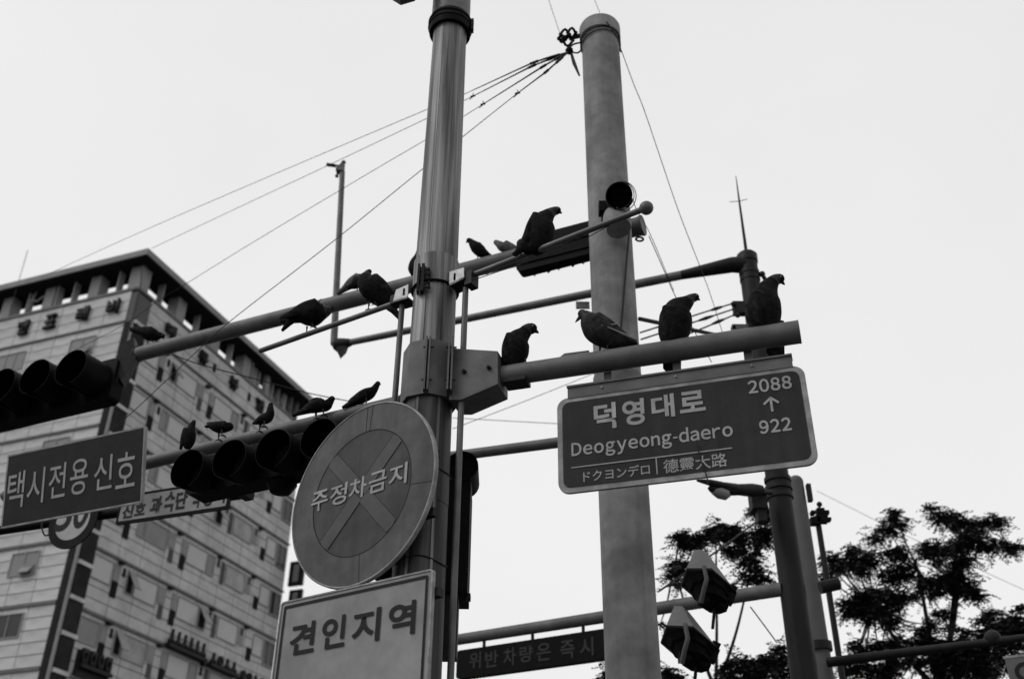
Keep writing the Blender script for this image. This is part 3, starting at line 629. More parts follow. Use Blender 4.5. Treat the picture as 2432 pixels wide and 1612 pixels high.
# insulator cluster
ic = thing('insulator_bracket', 'black ring insulator bracket at the top left of the fat grey pole', 'insulator', at(1358, 120, 6.3))
mb = MB()
c = at(1350, 92, 6.3)
for q, r in (((1342, 82), .045), ((1358, 78), .04), ((1348, 97), .05), ((1334, 92), .03)):
    p = at(*q, 6.28+.03*r); mb.tube([p+Vector((r*math.cos(a), .02*math.sin(3*a), r*math.sin(a)*.9)) for a in [2*math.pi*k/16 for k in range(17)]], .012, 7)
mb.sphere(at(1352, 121, 6.28), .035, 10, 8); mb.sphere(at(1340, 92, 6.28), .03, 10, 8); mb.build('insulator_ring', BLACK, ic, True)
mb = MB(); mb.tube([at(1352, 92, 6.3), at(1382, 84, 6.3)], .02, 8); mb.tube(smoothpath([at(1345, 122, 6.28), at(1362, 106, 6.28), at(1385, 101, 6.3)]), .008, 6); mb.tube(smoothpath([at(1352, 122, 6.28), at(1372, 126, 6.28), at(1386, 112, 6.3)]), .008, 6)
mb.tube([at(1357, 128, 6.28), at(1364, 152, 6.28), at(1376, 180, 6.25)], [.012, .016, .008], 7); mb.build('hook', DARK, ic, True)

# ------------------------------------------------------------------ big signal arm behind (one four-lamp head left, one facing away right)
def onz(px, py, z): return atz(px, py, z)
def signal_head(name, label, group, P0, arm_u, nrm, cents, rpx, hood, lowk=1.3, ncol=BLACK):
    flip = False
    """cents: photo points of first and last hood mouths"""
    f = -1 if flip else 1
    m0, m1 = [onpl(*c, P0+nrm*(.15+hood), nrm) for c in cents]
    z = (m0.z+m1.z)/2; m0.z = z; m1.z = z
    r = rpx*mpp((m0+m1)/2)
    t = thing(name, label, 'traffic light', (m0+m1)/2-UP*r*1.2-nrm*(hood+.08), 0, group)
    back = -nrm*hood; sp = (m1-m0)/3
    mb = MB(); c = (m0+m1)/2+back-nrm*.07; L = (m1-m0).length/2+r*1.12
    pts = rrect(Plane(c, arm_u, nrm), -L, -r*lowk, L, r*1.16, r*.3, -.07, 4); mb.prism(pts, nrm*.14); mb.build('housing', ncol, t)
    for k in range(4):
        q = m0+sp*k; mb = MB(); n = 28
        tilt = (nrm-UP*.10).normalized()
        uu = arm_u; ww = UP
        ring = lambda d, rr2, a0, a1: [q+back+nrm*d-UP*.10*d+(uu*math.cos(a)+ww*math.sin(a))*rr2 for a in [R(a0+(a1-a0)*j/n) for j in range(n+1)]]
        mb.rings([ring(0, r*.96, -89.5, 269.5), ring(hood*.5, r*.99, -86, 266), ring(hood, r*1.0, -76, 256), ring(hood, r*.98, -76, 256)], False, False)
        h = mb.build('hood', ncol, t, True, 50)
        mb = MB(); mb.rings([ring(hood-.001, r*.979, -76, 256), ring(hood*.5, r*.965, -86, 266), ring(0, r*.93, -89.5, 269.5)], False, False); mb.build('hood_lining', BLACKM, h, True, 50)
        mb = MB(); mb.lathe(q+back+nrm*.004, nrm, [(0, r*.9), (.012, r*.84), (.03, r*.5), (.038, 0)], 24); mb.build('lens', LENS, t, True)
    return t, c, r, L
up0 = at(1520, 537, 6.72); up1 = atz(318, 844, up0.z)
uu_ = (up0-up1).normalized(); un = Vector((uu_.y, -uu_.x, 0)); un = un if un.y < 0 else -un
armU = thing('signal_arm', 'long thick upper tube running behind the nearest pole to the signal at the far left', 'signal arm', up1)
rU = .5*36*mpp(up1)*.96; rU0 = .5*50*mpp(up0)*.93
mb = MB(); mb.tube([up1, up1.lerp(up0, .5), up0], [.072, .074, .078], 28); mb.build('arm_tube', TUBE2, armU, True)
mb = MB(); mb.lathe(up0, uu_, [(-.06, .078), (-.01, .080), (.02, .088), (.03, .086), (.028, .0)], 28); mb.build('end_cap', TUBE2, armU, True)
mb = MB(); mb.lathe(up1.lerp(up0, .42), uu_, [(-.006, .0735), (-.006, .077), (.006, .077), (.006, .0735)], 28); mb.lathe(up1.lerp(up0, .98), uu_, [(-.01, .079), (-.01, .086), (.01, .086), (.01, .079)], 28); mb.build('band', DARK, armU, True)
mb = MB(); mb.tube([at(1519, 568, 6.7)+Vector((.03*math.cos(a), 0, .02*math.sin(a))) for a in [2*math.pi*k/14 for k in range(15)]], .009, 6); mb.build('cable_ring', DARK, armU)
sA, cA, rAh, LA = signal_head('traffic_signal', 'four-lamp black traffic signal cut by the left picture edge, high on the upper tube', 'black horizontal traffic signals', up1, uu_, un, ((-78, 927), (169, 865)), 46, .34)
mb = MB(); p = cA+uu_*LA
mb.box((p+up1)/2+UP*0.0, (up1-p).normalized(), un, UP.cross(un).cross(un).normalized() if False else UP, (up1-p).length/2+.03, .03, .05); mb.lathe(up1-uu_*.10, uu_, [(0, .06), (.12, .08), (.16, .08)], 20, True)
mb.build('arm_bracket', DARK, sA)
mb = MB(); mb.prism([at(282, 822, 8.75), at(318, 800, 8.75), at(322, 850, 8.75), at(288, 905, 8.75), at(276, 880, 8.75)], Vector((0, .12, 0))); mb.build('clamp', DARK, sA)
# head facing away
cB0, cB1 = [onpl(*q, up0-un*0+un*.14, un) for q in ((1232, 607), (1480, 548))]
sB = thing('traffic_signal', 'black traffic signal seen from behind, partly hidden by the fat grey pole', 'traffic light', (cB0+cB1)/2-UP*.2, 0, 'black horizontal traffic signals')
zB = (cB0.z+cB1.z)/2; cB0.z = cB1.z = zB-.02; pc = Plane((cB0+cB1)/2, uu_, un); LB = (cB1-cB0).length/2
mb = MB(); mb.prism(rrect(pc, -LB, -.17, LB, .16, .04, -.05, 4), un*.10); mb.build('housing', BLACK, sB)
mb = MB(); mb.box(pc.p(0, .02, .055), uu_, un, UP, LB-.03, .006, .012); mb.box(pc.p(0, -.10, .055), uu_, un, UP, LB-.03, .006, .006); mb.build('rear_rib', BLACK, sB)
for k in range(4):
    q = pc.p(-LB+.13+(2*LB-.26)*k/3, -.02, -.05); mb = MB()
    mb.rings([[q-un*d+(uu_*math.cos(a)+UP*math.sin(a))*.11+UP*.04*(1-d) for a in [R(-60+300*j/24) for j in range(25)]] for d in (0, .14)], False, False); mb.build('hood', BLACK, sB, True)
    mb = MB(); mb.lathe(pc.p(-LB+.13+(2*LB-.26)*k/3, -.165, 0), UP, [(-.02, .02), (-.02, .035), (.01, .045)], 10, True); mb.build('latch', BLACK, sB)

# ------------------------------------------------------------------ lower signal arm and head
lo0 = at(985, 948, 5.25); lo1 = atz(344, 1100, lo0.z)
lu = (lo0-lo1).normalized(); ln = Vector((lu.y, -lu.x, 0)); ln = ln if ln.y < 0 else -ln
lo2 = lo0-lu*((lo0-lo1).length*1.62)
armL = thing('signal_arm', 'lower tube behind the round sign, carrying the four-lamp signal and the taxi sign', 'signal arm', lo1)
mb = MB(); mb.tube([lo2, lo0], [.041, .044], 24); mb.build('arm_tube', TUBE2, armL, True)
mb = MB(); mb.tube([lo0-lu*.06, Vector((AX.x, AX.y+.08, lo0.z))], .05, 16); mb.build('pole_bracket', DARK, armL, True)
sC, cC, rC, LC = signal_head('traffic_signal', 'four-lamp black traffic signal with pigeons on its hoods, left of the round sign', 'black horizontal traffic signals', lo0, lu, ln, ((444, 1108), (757, 1031)), 50, .16, .84)
mb = MB(); mb.lathe(cC-UP*(rC*1.1+.02)+lu*.06, UP, [(-.025, .02), (-.02, .06), (.03, .09)], 16, True); mb.build('base_cable_box', BLACK, sC, True)
for f in (-.5, .45): mb = MB(); mb.box(cC+lu*LC*f-ln*.1+UP*.0, lu, ln, UP, .03, .06, rC*.8); mb.build('arm_bracket', DARK, sC)

# taxi sign: tilted a little towards the road
ty = (lo1.y+lo2.y)/2-.07
a = -66.7; tu = -dirv(a); tn0 = Vector((tu.y, -tu.x, 0)); tn0 = tn0 if tn0.y < 0 else -tn0; til = .216
tv = (UP*math.cos(til)+tn0*math.sin(til)).normalized(); tn = (tn0*math.cos(til)-UP*math.sin(til)).normalized()
k = (lo1.y-.10)/5.681
tc0 = EYE + (Vector((-2.586, 5.681, 4.172))-EYE)*k
PT = Plane(tc0, tu, tn, tv)
tx = thing('taxi_sign', 'dark rectangular sign with a light edge reading 택시전용신호 at the lower left', 'road sign', tc0-tv*.22*k)
mb = MB(); mb.box(PT.p(0, 0, -.014), tu, tn, tv, .523*k, .012, .2228*k); mb.build('panel', ALU, tx)
mb = MB()
frameband(mb, PT, [PT.p(q[0]*k, q[1]*k, 0) for q in ((-.526, -.226), (.526, -.226), (.526, .226), (-.526, .226))], [PT.p(q[0]*k, q[1]*k, 0) for q in ((-.515, -.215), (.515, -.215), (.515, .215), (-.515, .215))]); mb.build('edge_frame', SIGNRIM, tx)
mb = MB(); mb.box(PT.p(0, 0, -.0005), tu, tn, tv, .514*k, .0012, .214*k); mb.build('face', SIGNT, tx)
T = lambda x, y: (x/2.614, 1012+y/2.614)
for ch, l, r, b, t in (('택', (52, 380), (152, 380), (125, 502), (148, 275)), ('시', (175, 350), (280, 330), (262, 472), (276, 252)), ('전', (308, 330), (412, 310), (330, 448), (408, 222)), ('용', (440, 300), (550, 300), (490, 422), (510, 200)), ('신', (588, 290), (700, 280), (610, 398), (696, 172)), ('호', (725, 280), (842, 270), (840, 368), (800, 158))):
    PT.text(tx, ch, SIGNL, T(*l), T(*r), T(*b), T(*t), bold=.004, off=.004)
mb = MB()
for u in (-.3, .3): mb.box(PT.p(u, .0, -.06), tu, tn, tv, .02, .035, .2)
mb.build('mounting_bar', DARK, tx)

# ------------------------------------------------------------------ far arm with camera sign and speed sign
fz = at(260, 1220, 9.0)
fdir = -dirv(-70); fn = Vector((fdir.y, -fdir.x, 0)); fn = fn if fn.y < 0 else -fn
far = thing('far_sign_arm', 'short dark bar behind the taxi sign carrying the speed limit and camera signs', 'sign arm', fz)
mb = MB(); mb.tube([fz-fdir*5.2, fz+fdir*1.5], .045, 14); mb.build('arm_tube', BLACK, far, True)
q = fz-fdir*5.2; mb = MB(); mb.tube([Vector((q.x, q.y, 0)), q+UP*.3], [.12, .1], 20); mb.build('post', DARKPOLE, far, True)
PF = Plane(fz+fn*.08, fdir, fn)
cs = [PF.uv(280, 1178), PF.uv(547, 1135), PF.uv(549, 1206), PF.uv(282, 1245)]
x0 = (cs[0][0]+cs[3][0])/2; x1 = (cs[1][0]+cs[2][0])/2; yt = (cs[0][1]+cs[1][1])/2; yb = (cs[2][1]+cs[3][1])/2
cm = thing('camera_warning_sign', 'narrow pale sign with a dark border reading 신호 과속단속장비 behind the lower signal', 'road sign', PF.p((x0+x1)/2, yb))
mb = MB(); mb.prism(rrect(PF, x0, yb, x1, yt, .02, -.02), PF.n*.02); mb.build('panel', BLACK, cm)
mb = MB(); mb.prism(rrect(PF, x0+.028, yb+.028, x1-.028, yt-.028, .015, .0015), PF.n*.002); mb.build('face', mat('camera_sign_film', .20, .5, 0, .1, 12, blotch=.25, bscale=3), cm)
N = lambda x, y: (200+x/3.394, 1150+y/3.394)
for ch, l, r, b, t in (('신', (310, 230), (398, 220), (330, 275), (385, 165)), ('호', (410, 210), (495, 200), (490, 245), (450, 150)), ('과', (540, 160), (632, 150), (612, 235), (612, 95)), ('속', (645, 150), (735, 140), (712, 218), (690, 60)), ('단', (745, 110), (835, 110), (820, 195), (810, 50)), ('속', (872, 140), (940, 130), (915, 190), (900, 40)), ('장', (960, 130), (1045, 130), (1010, 175), (1000, 20)), ('비', (1065, 110), (1140, 100), (1130, 150), (1125, 5))):
    PF.text(cm, ch, SIGNK, N(*l), N(*r), N(*b), N(*t), bold=.042, off=.006)
cu_, cv_ = PF.uv(173, 1236); r5 = .5*134*mpp(PF.p(cu_, cv_))/abs(fdir.x)*.97
sp5 = thing('speed_limit_sign', 'round speed limit 50 sign with a thick dark ring, half hidden by the taxi sign', 'road sign', PF.p(cu_, cv_-r5))
mb = MB(); mb.prism(circ(PF, cu_, cv_, r5, -.015), PF.n*.015); mb.build('ring', mat('speed_sign_ring', .012, .6, 0, .15, 10, spec=.05), sp5)
mb = MB(); mb.prism(circ(PF, cu_, cv_, r5*.70, .001), PF.n*.002); mb.build('face', mat('speed_sign_face', .32, .5, 0, .1, 10), sp5)
G = lambda x, y: (x/3.806, 1200+y/3.806)
b5 = PF.box(G(505, 150), G(645, 140), G(575, 232), G(575, -80)); PF_o = dict(bold=.02, off=.005)
letter('5', sp5, SIGNK, PF.o, PF.u, UP, PF.n, b5, **PF_o)
letter('0', sp5, SIGNK, PF.o, PF.u, UP, PF.n, PF.box(G(655, 150), G(790, 140), G(720, 208), G(720, -100)), **PF_o)
mb = MB(); mb.tube(smoothpath([at(103, 1230, 9.0), at(99, 1250, 9.0), at(106, 1270, 9.0), at(118, 1268, 9.0)]), .008, 6); mb.build('cable', WIREM, far)

# ------------------------------------------------------------------ dark post C with arms
pC, CXp, topC = post('dark_pole', 1800, 800, 9.0, 612, .098, .132, DARKPOLE, 'dark round pole with a thin rod on top, right of the fat grey pole', 'pole')
mb = MB(); mb.lathe(CXp, UP, [(topC-.08, .098), (topC-.07, .108), (topC+.02, .11), (topC+.045, .09), (topC+.05, 0)], 28); mb.build('cap', DARKPOLE, pC, True)
for py, r in ((665, .106), (650, .106), (1140, .124), (1160, .126), (1180, .124)):
    x = 1256+(1800-1256)*(py+3162)/(3962); z = at(x, py, 9.0).z; mb = MB(); mb.lathe(CXp, UP, [(z-.02, r), (z+.02, r)], 24, True); mb.build('band', DARK, pC, True)
tp = CXp+UP*(topC+.05); am = at(1748, 478, 9.0)
lrod = thing('lightning_rod', 'thin pointed rod with a small cross on top of the dark pole', 'rod', tp)
L1 = at(1738, 418, 9.0).z
mb = MB(); mb.tube([tp, Vector((tp.x, tp.y, am.z)), Vector((tp.x, tp.y, L1))], [.019, .011, .004], 8); mb.build('rod', DARK, lrod, True)
mb = MB(); a = Vector((tp.x, tp.y, am.z)); mb.tube([a, a+Vector((-.11, 0, -.01))], .004, 5); mb.tube([a, a+Vector((.09, 0, .03))], .004, 5); mb.build('prong', DARK, lrod)
c1 = at(1738, 629, 9.0); c2 = atz(812, 817, c1.z)
cu2 = (c2-c1).normalized()
cC_ = thing('cctv_gantry', 'long thin level tube from the dark pole, ending in an upright pipe at the left', 'gantry', c1)
mb = MB(); mb.tube([c1, c2], [.052, .040], 20); mb.build('arm_tube', TUBE, cC_, True)
mb = MB(); mb.tube([c1+cu2*.55, c1, CXp+UP*c1.z], [.05, .085, .10], 20); mb.build('flared_socket', DARKPOLE, cC_, True)
e = at(795, 822, c2.y+.02); tpv = at(813, 408, c2.y+.02)
mb = MB(); mb.tube([at(793, 815, e.y), tpv], [.043, .036], 18); mb.sphere(at(793, 815, e.y), .043, 14, 8); mb.build('upright_pipe', TUBE, cC_, True)
mb = MB(); mb.lathe(c2, cu2, [(-.12, .045), (-.0, .075), (.07, .085), (.10, .06)], 16, True); mb.prism([at(798, 825, c2.y-.05), at(826, 812, c2.y-.05), at(820, 828, c2.y-.05), at(806, 842, c2.y-.05)], Vector((0, .1, 0))); mb.build('elbow', DARK, cC_, True)
mb = MB(); mb.box(at(1384, 725, c1.y+.62), Vector((1, 0, 0)), Vector((0, 1, 0)), UP, .075, .01, .045); mb.build('hanging_plate', BRACK, cC_)
cv = thing('cctv_camera', 'small camera on top of the upright pipe above the long thin arm', 'camera', tpv)
X1 = Vector((1, 0, 0)); Y1 = Vector((0, 1, 0))
mb = MB(); yy = tpv.y; mb.box(at(808, 403, yy), X1, Y1, UP, .05, .05, .045); mb.build('mount', TUBE, cv)
mb = MB(); mb.tube([at(776, 391, yy), at(797, 394, yy)], .024, 12); mb.build('camera_body', BLACK, cv, True)
mb = MB(); mb.sphere(at(816, 386, yy), .032, 12, 8); mb.box(at(813, 396, yy), X1, Y1, UP, .03, .03, .04); mb.build('sensor', BRACK, cv, True)
mb = MB(); mb.sphere(at(800, 418, yy), .026, 12, 8); mb.build('junction', BRACK, cv, True)
# lower arm with display board
e1 = at(1858, 1398, 9.0); e2 = atz(1088, 1518, e1.z)
g = thing('board_gantry', 'level grey tube above the black display board, low on the dark pole', 'gantry', e1)
mb = MB(); mb.tube([e1, e2, e2+(e2-e1)*.12], [.062, .054, .053], 20); mb.build('arm_tube', TUBE2, g, True)
mb = MB(); mb.tube([at(1948, 1395, 9.1), at(1992, 1385, 9.1)], .056, 16); mb.build('stub', DARKPOLE, g, True)
eu = (e1-e2).normalized(); en = Vector((eu.y, -eu.x, 0)); en = en if en.y < 0 else -en
PL = Plane(e2+en*.02, eu, en)
cs = [PL.uv(1083, 1542), PL.uv(1423, 1496), PL.uv(1424, 1569), PL.uv(1085, 1607)]
x0 = (cs[0][0]+cs[3][0])/2-.0; x1 = max(cs[1][0], cs[2][0])+.12; yt = (cs[0][1]+cs[1][1])/2; yb = (cs[2][1]+cs[3][1])/2
lb = thing('display_board', 'black display board with dim letters 위반차량은 즉시, left of the fat grey pole at the bottom', 'display board', PL.p((x0+x1)/2, yb))
mb = MB(); mb.prism(rrect(PL, x0, yb, x1, yt, .03, -.08), PL.n*.08); mb.build('housing', BLACK, lb)
for u in (x0+.3, (x0+x1)/2, x1-.3):
    mb = MB(); mb.box(PL.p(u, yt+.04, -.03), PL.u, PL.n, UP, .012, .012, .05); mb.build('hanger', DARK, lb)
H = lambda x, y: (1060+x/3.558, 1470+y/3.558)
LT = mat('dim_display_letter', .026, .6)
for ch, l, r, b, t in (('위', (195, 330), (295, 330), (270, 412), (285, 270)), ('반', (330, 320), (440, 310), (350, 408), (440, 255)), ('차', (485, 300), (590, 300), (570, 385), (580, 232)), ('량', (620, 300), (735, 290), (690, 360), (730, 215)), ('은', (765, 260), (885, 260), (800, 352), (820, 200)), ('즉', (965, 250), (1085, 250), (1070, 325), (1030, 175)), ('시', (1130, 230), (1245, 220), (1230, 305), (1240, 145))):
    PL.text(lb, ch, LT, H(*l), H(*r), H(*b), H(*t), bold=.02, off=.004)
# tube from behind the sign to the nearest pole's right
t1 = at(1330, 1050, 7.2); t2 = atz(1060, 1085, t1.z)
mb = MB(); mb.tube([t1+(t1-t2)*1.9, t1, t2], [.05, .042, .04], 18)
tag(recentre(mb.build('level_tube', TUBE, None, True)), 'level tube coming out from behind the left edge of the street name sign', 'tube')
# diagonal brace right of the fat pole
mb = MB(); mb.tube([at(1519, 757, 7.6), at(1705, 796, 8.6)], .019, 10); tag(recentre(mb.build('brace_bar', DARK, None, True)), 'thin dark brace slanting down behind the middle pigeon on the sign arm', 'brace')
# brackets on C
kb = thing('cable_clamp', 'small bracket holding three thick cables on the left of the dark pole', 'clamp', at(1748, 750, 9.0))
mb = MB(); mb.box(at(1755, 733, 8.95), X1, Y1, UP, .06, .04, .07); mb.sphere(at(1752, 748, 8.9), .03, 8, 6); mb.sphere(at(1742, 722, 8.9), .03, 8, 6); mb.build('clamp_body', DARK, kb)
mb = MB(); mb.box(at(1757, 779, 8.95), X1, Y1, UP, .08, .03, .03); mb.box(at(1742, 786, 8.95), X1, Y1, UP, .02, .03, .05); mb.build('lower_plate', BRACK, kb)
mb = MB(); mb.sphere(at(1810, 651, 8.95), .035, 8, 6); mb.sphere(at(1815, 660, 8.95), .025, 8, 6); mb.build('hook', DARK, kb)
for k, (a, b, c) in enumerate((((1739, 721), (1655, 747), (1520, 790)), ((1748, 732), (1645, 766), (1522, 806)), ((1750, 745), (1660, 783), (1560, 820)))):
    wire('stay_cable', [at(*a, 8.95), at(*b, 8.7), at(*c, 8.4)], .008, ['top of three stay cables left of the dark pole', 'middle of three stay cables left of the dark pole', 'lowest of three stay cables left of the dark pole'][k], group='stay cables on the dark pole')
    f = (.30, .55, .35)[k]; mb = MB(); p, q = at(*a, 8.95).lerp(at(*b, 8.7), f), at(*a, 8.95).lerp(at(*b, 8.7), f+.3)
    mb.tube([p, p.lerp(q, .5), q], [.012, .02, .012], 8); tag(recentre(mb.build('turnbuckle', DARK)), ['turnbuckle on the top stay cable', 'turnbuckle on the middle stay cable', 'turnbuckle on the lowest stay cable'][k]+' by the dark pole', 'turnbuckle', 'turnbuckles on the stay cables')
# street lamp
lm = thing('street_lamp', 'street lamp head with a pale globe on the left of the dark pole', 'street lamp', at(1830, 1180, 8.8))
mb = MB(); mb.tube(smoothpath([at(1655, 1140, 8.2), at(1700, 1148, 8.25), at(1760, 1160, 8.4), at(1830, 1168, 8.8)]), [.01+.018*min(1, k/6) for k in range(25)], 10); mb.build('lamp_arm', DARK, lm, True)
mb = MB(); u = (at(1790, 1172, 8.5)-at(1690, 1168, 8.3)).normalized(); mb.lathe(at(1700, 1160, 8.3), u, [(-.08, .01), (-.05, .035), (.1, .06), (.25, .05), (.4, .06), (.5, .05)], 14, True); mb.build('lamp_body', DARK, lm, True)
mb = MB(); mb.lathe(at(1690, 1163, 8.28), (u-UP*.25).normalized(), [(0, .0), (.02, .035), (.08, .055), (.15, .05), (.2, .0)], 18); o = mb.build('globe', GLOBE, lm, True)
mb = MB(); mb.box(at(1800, 1190, 8.8), X1, Y1, UP, .07, .07, .09); mb.box(at(1808, 1225, 8.8), X1, Y1, UP, .04, .05, .06); mb.build('junction', DARK, lm)
# pale post E and thin post F
pE, EX, topE = post('pale_pole', 1925, 1380, 9.6, 1145, .072, .108, PALEPOLE, 'pale round-topped pole directly right of the dark pole', 'pole')
mb = MB(); mb.sphere(EX+UP*topE, .073, 18, 12); mb.build('cap', PALEPOLE, pE, True)
mb = MB(); mb.box(at(1922, 1170, 9.55), X1, Y1, UP, .02, .03, .09); mb.build('clip', DARK, pE)
mb = MB(); mb.lathe(EX, UP, [(at(1955, 1545, 9.6).z, .108), (at(1953, 1525, 9.6).z, .108)], 24, True); mb.build('band', DARK, pE, True)
pF, FX, topF = post('thin_pole', 1960, 1350, 10.4, 1225, .030, .034, DARKPOLE, 'thin dark pole with a cluster of fittings and a ball on top', 'pole', 16)
mb = MB(); mb.sphere(at(1946, 1197, 10.4), .030, 12, 8); mb.tube([at(1946, 1200, 10.4), at(1948, 1235, 10.4)], .012, 6); mb.build('ball_top', DARK, pF, True)
for q, s in (((1936, 1238), .05), ((1952, 1232), .055), ((1948, 1215), .04), ((1962, 1218), .025), ((1968, 1234), .02), ((1930, 1218), .022)):
    mb = MB(); mb.box(at(*q, 10.38), X1, Y1, UP, s, .04, s*.8); mb.build('fitting', BLACK, pF)
# low thin arm at the right with a sign corner
r0 = at(1965, 1572, 9.4); r1 = atz(2350, 1524, r0.z)
fa = thing('low_signal_arm', 'dark thin arm crossing the tree at the bottom right', 'sign arm', r0)
mb = MB(); mb.tube([r0, r1, r1+(r1-r0)*.4], [.045, .033, .03], 14); mb.build('arm_tube', DARKPOLE, fa, True)
mb = MB(); mb.sphere(at(2358, 1515, r1.y), .07, 12, 8); mb.build('camera_dome', DARK, fa, True)
lu2 = (r1-r0).normalized(); ln2 = Vector((lu2.y, -lu2.x, 0)); ln2 = ln2 if ln2.y < 0 else -ln2
PZ_ = Plane(at(2386, 1563, r1.y-.1), lu2, ln2)
cz = thing('cctv_notice', 'corner of a dark notice board at the bottom right picture corner', 'sign', PZ_.p(.3, -.4))
mb = MB(); mb.box(PZ_.p(.4, -.25, 0), PZ_.u, PZ_.n, UP, .4, .01, .25); mb.build('panel', mat('notice_panel', .10, .5, 0, .1, 8), cz)
mb = MB(); mb.box(PZ_.p(.4, .006, .0), PZ_.u, PZ_.n, UP, .41, .014, .01); mb.build('edge', SIGNRIM, cz)
letter('CCTV', cz, SIGNK, PZ_.o, PZ_.u, UP, PZ_.n, (.05, -.2, .62, -.045), bold=.03, off=.013)

# ------------------------------------------------------------------ floodlights lower right
for k, (apx, cen, rp, Y) in enumerate((((1664, 1316), (1676, 1388), 56, 7.9), ((1616, 1450), (1632, 1526), 60, 7.6))):
    a = at(*apx, Y+.12); c = at(*cen, Y-.10); ax = (c-a).normalized(); r = rp*mpp(c)
    t = thing('horn_loudspeaker', ['upper grey horn loudspeaker facing down, in front of the small tree', 'lower grey horn loudspeaker facing down at the bottom edge'][k], 'loudspeaker', c, 0, 'grey horn loudspeakers')
    ex = Vector((-.30, -.42, -.86)).normalized(); u_ = Vector((.90, .0, -.36)).normalized(); w_ = Vector((.1, -.93, .30)).normalized()
    rg = lambda q, rr2, n=6: [q+(u_*math.cos(x)+w_*math.sin(x))*rr2 for x in [2*math.pi*(j_+.5)/n for j_ in range(n)]]
    mb = MB(); mb.rings([rg(a, r*.34), rg(a.lerp(c, .06), r*.40), rg(a.lerp(c, .96), r*1.10), rg(c, r*1.14)], False)
    mb.add([a]+rg(a, r*.34), [(0, j_+1, (j_+1) % 6+1) for j_ in range(6)]); mb.build('shell', HORN, t)
    e_ = at(cen[0]+18, cen[1]+44, Y-.1)
    mb = MB(); mb.rings([rg(c-(c-a)*.02, r*.98, 10), rg(c.lerp(e_, .5), r*.86, 10), rg(c.lerp(e_, .55), r*.74, 10), rg(e_, r*.66, 10)], True); mb.build('drum', BLACK, t)
    mb = MB(); mb.rings([rg(c.lerp(e_, .02), r*1.15), rg(c.lerp(e_, .12), r*1.15)], True); mb.build('rim', DARK, t)
    mb = MB(); mb.tube([e_+Vector((.02, .05, .0)), e_+Vector((.0, .12, -.16))], .012, 6); mb.build('strut', DARK, t)
    for dx_, dz_, sz_ in ((.12, .05, .045), (.07, -.005, .03), (.15, .10, .03)): mb = MB(); mb.box(e_+Vector((dx_, 0, dz_)), Vector((.9, 0, -.43)), Y1, Vector((.43, 0, .9)), sz_, .05, sz_); mb.build('clamp_block', BLACK, t)
    mb = MB()
    mb.box(e_+Vector((-.07, 0, .03)), X1, Y1, UP, .04, .06, .03); mb.build('driver_box', BLACK, t)
    sd_ = X1
    q = c+Vector((-.03, -r*.98, .03)); mb = MB(); mb.tube([q+Vector((.0, .02, .06)), q+Vector((.006, -.01, -.05)), q+Vector((-.02, .02, -.13)), q+Vector((-.035, .08, -.20))], .017, 8); mb.build('yoke', HORN, t, True)

# top-left lamp fragment
tl = thing('lamp_head', 'underside of a lamp head cut by the top picture edge left of the nearest pole', 'lamp', at(955, -20, 4.7))
mb = MB(); mb.prism([at(920, -60, 4.6), at(926, -46, 4.6), at(946, -34, 4.6), at(980, -44, 4.6), at(992, -60, 4.6), at(985, -120, 4.6)], Vector((0, .18, .02))); mb.build('shell', HORN, tl)
mb = MB(); mb.tube([at(975, -40, 4.7), AX+UP*(zA(-90))], .02, 8); mb.build('lamp_arm', TUBE, tl)

# ------------------------------------------------------------------ wires
hub = at(1350, 124, 6.26)
ws = [((1268, 148), (1107, 222), (1017, 259), (600, 436), (314, 560), (112, 652)),
      ((1262, 158), (1123, 229), (1015, 281), (775, 395), (600, 477), (360, 590)),
      ((1290, 158), (1147, 248), (1013, 331), (880, 409), (600, 576), (440, 675), (379, 712), (300, 768), (180, 830)),
      ((1296, 172), (1229, 222), (1003, 402), (794, 571), (551, 759), (474, 828), (340, 955), (275, 1013))]
wl = ['topmost of the four wires fanning left from the fat grey pole', 'second of the four wires fanning left from the fat grey pole', 'third of the four wires fanning left, crossing the building roof', 'lowest of the four wires fanning left, crossing the upper tube']
for k, w in enumerate(ws):
    far_ = (13, 12, 11, 7.6)[k]; x_end = w[-1][0]
    P_ = [hub]+[at(x, y, 6.26+(far_-6.26)*((1350-x)/(1350-x_end))**1.3) for x, y in w]
    wire('overhead_wire', P_, .0034, wl[k], group='wires fanning out from the fat grey pole')
    th = [hub, P_[1], P_[1].lerp(P_[2], .45 if k else .3), P_[2] if k else P_[1].lerp(P_[2], .9)]
    mb = MB(); mb.tube(th, [.007, .008, .006, .0045], 7)
    f0 = P_[1]; mb.tube([f0.lerp(hub, .12)+Vector((0, 0, .0)), f0.lerp(P_[2], .05)], .012, 8)
    mb.tube([f0.lerp(hub, .75), f0.lerp(hub, .45)], .012, 8)
    tag(recentre(mb.build('wire_grip', DARK)), 'twisted grip on the '+['topmost', 'second', 'third', 'lowest'][k]+' fanning wire near the fat grey pole', 'wire grip', 'grips on the fanning wires')
    if k:
        q = P_[2]; mb = MB(); mb.tube([q+Vector((-.03, 0, -.045)), q+Vector((.005, 0, 0)), q+Vector((0, 0, .04))], .004, 5); mb.tube([q-Vector((.02, 0, .008)), q+Vector((.02, 0, .01))], .010, 6)
        tag(recentre(mb.build('wire_clip', DARK)), 'small clip on the '+['', 'second', 'third', 'lowest'][k]+' fanning wire right of the nearest pole', 'clip', 'clips on the fanning wires')
wire('thin_line', [at(402, 838, 9), at(475, 865, 9.2), at(612, 901, 9.5), at(746, 936, 10), at(900, 965, 10.5)], .006, 'thin cable sagging across the pale building under the upper tube')
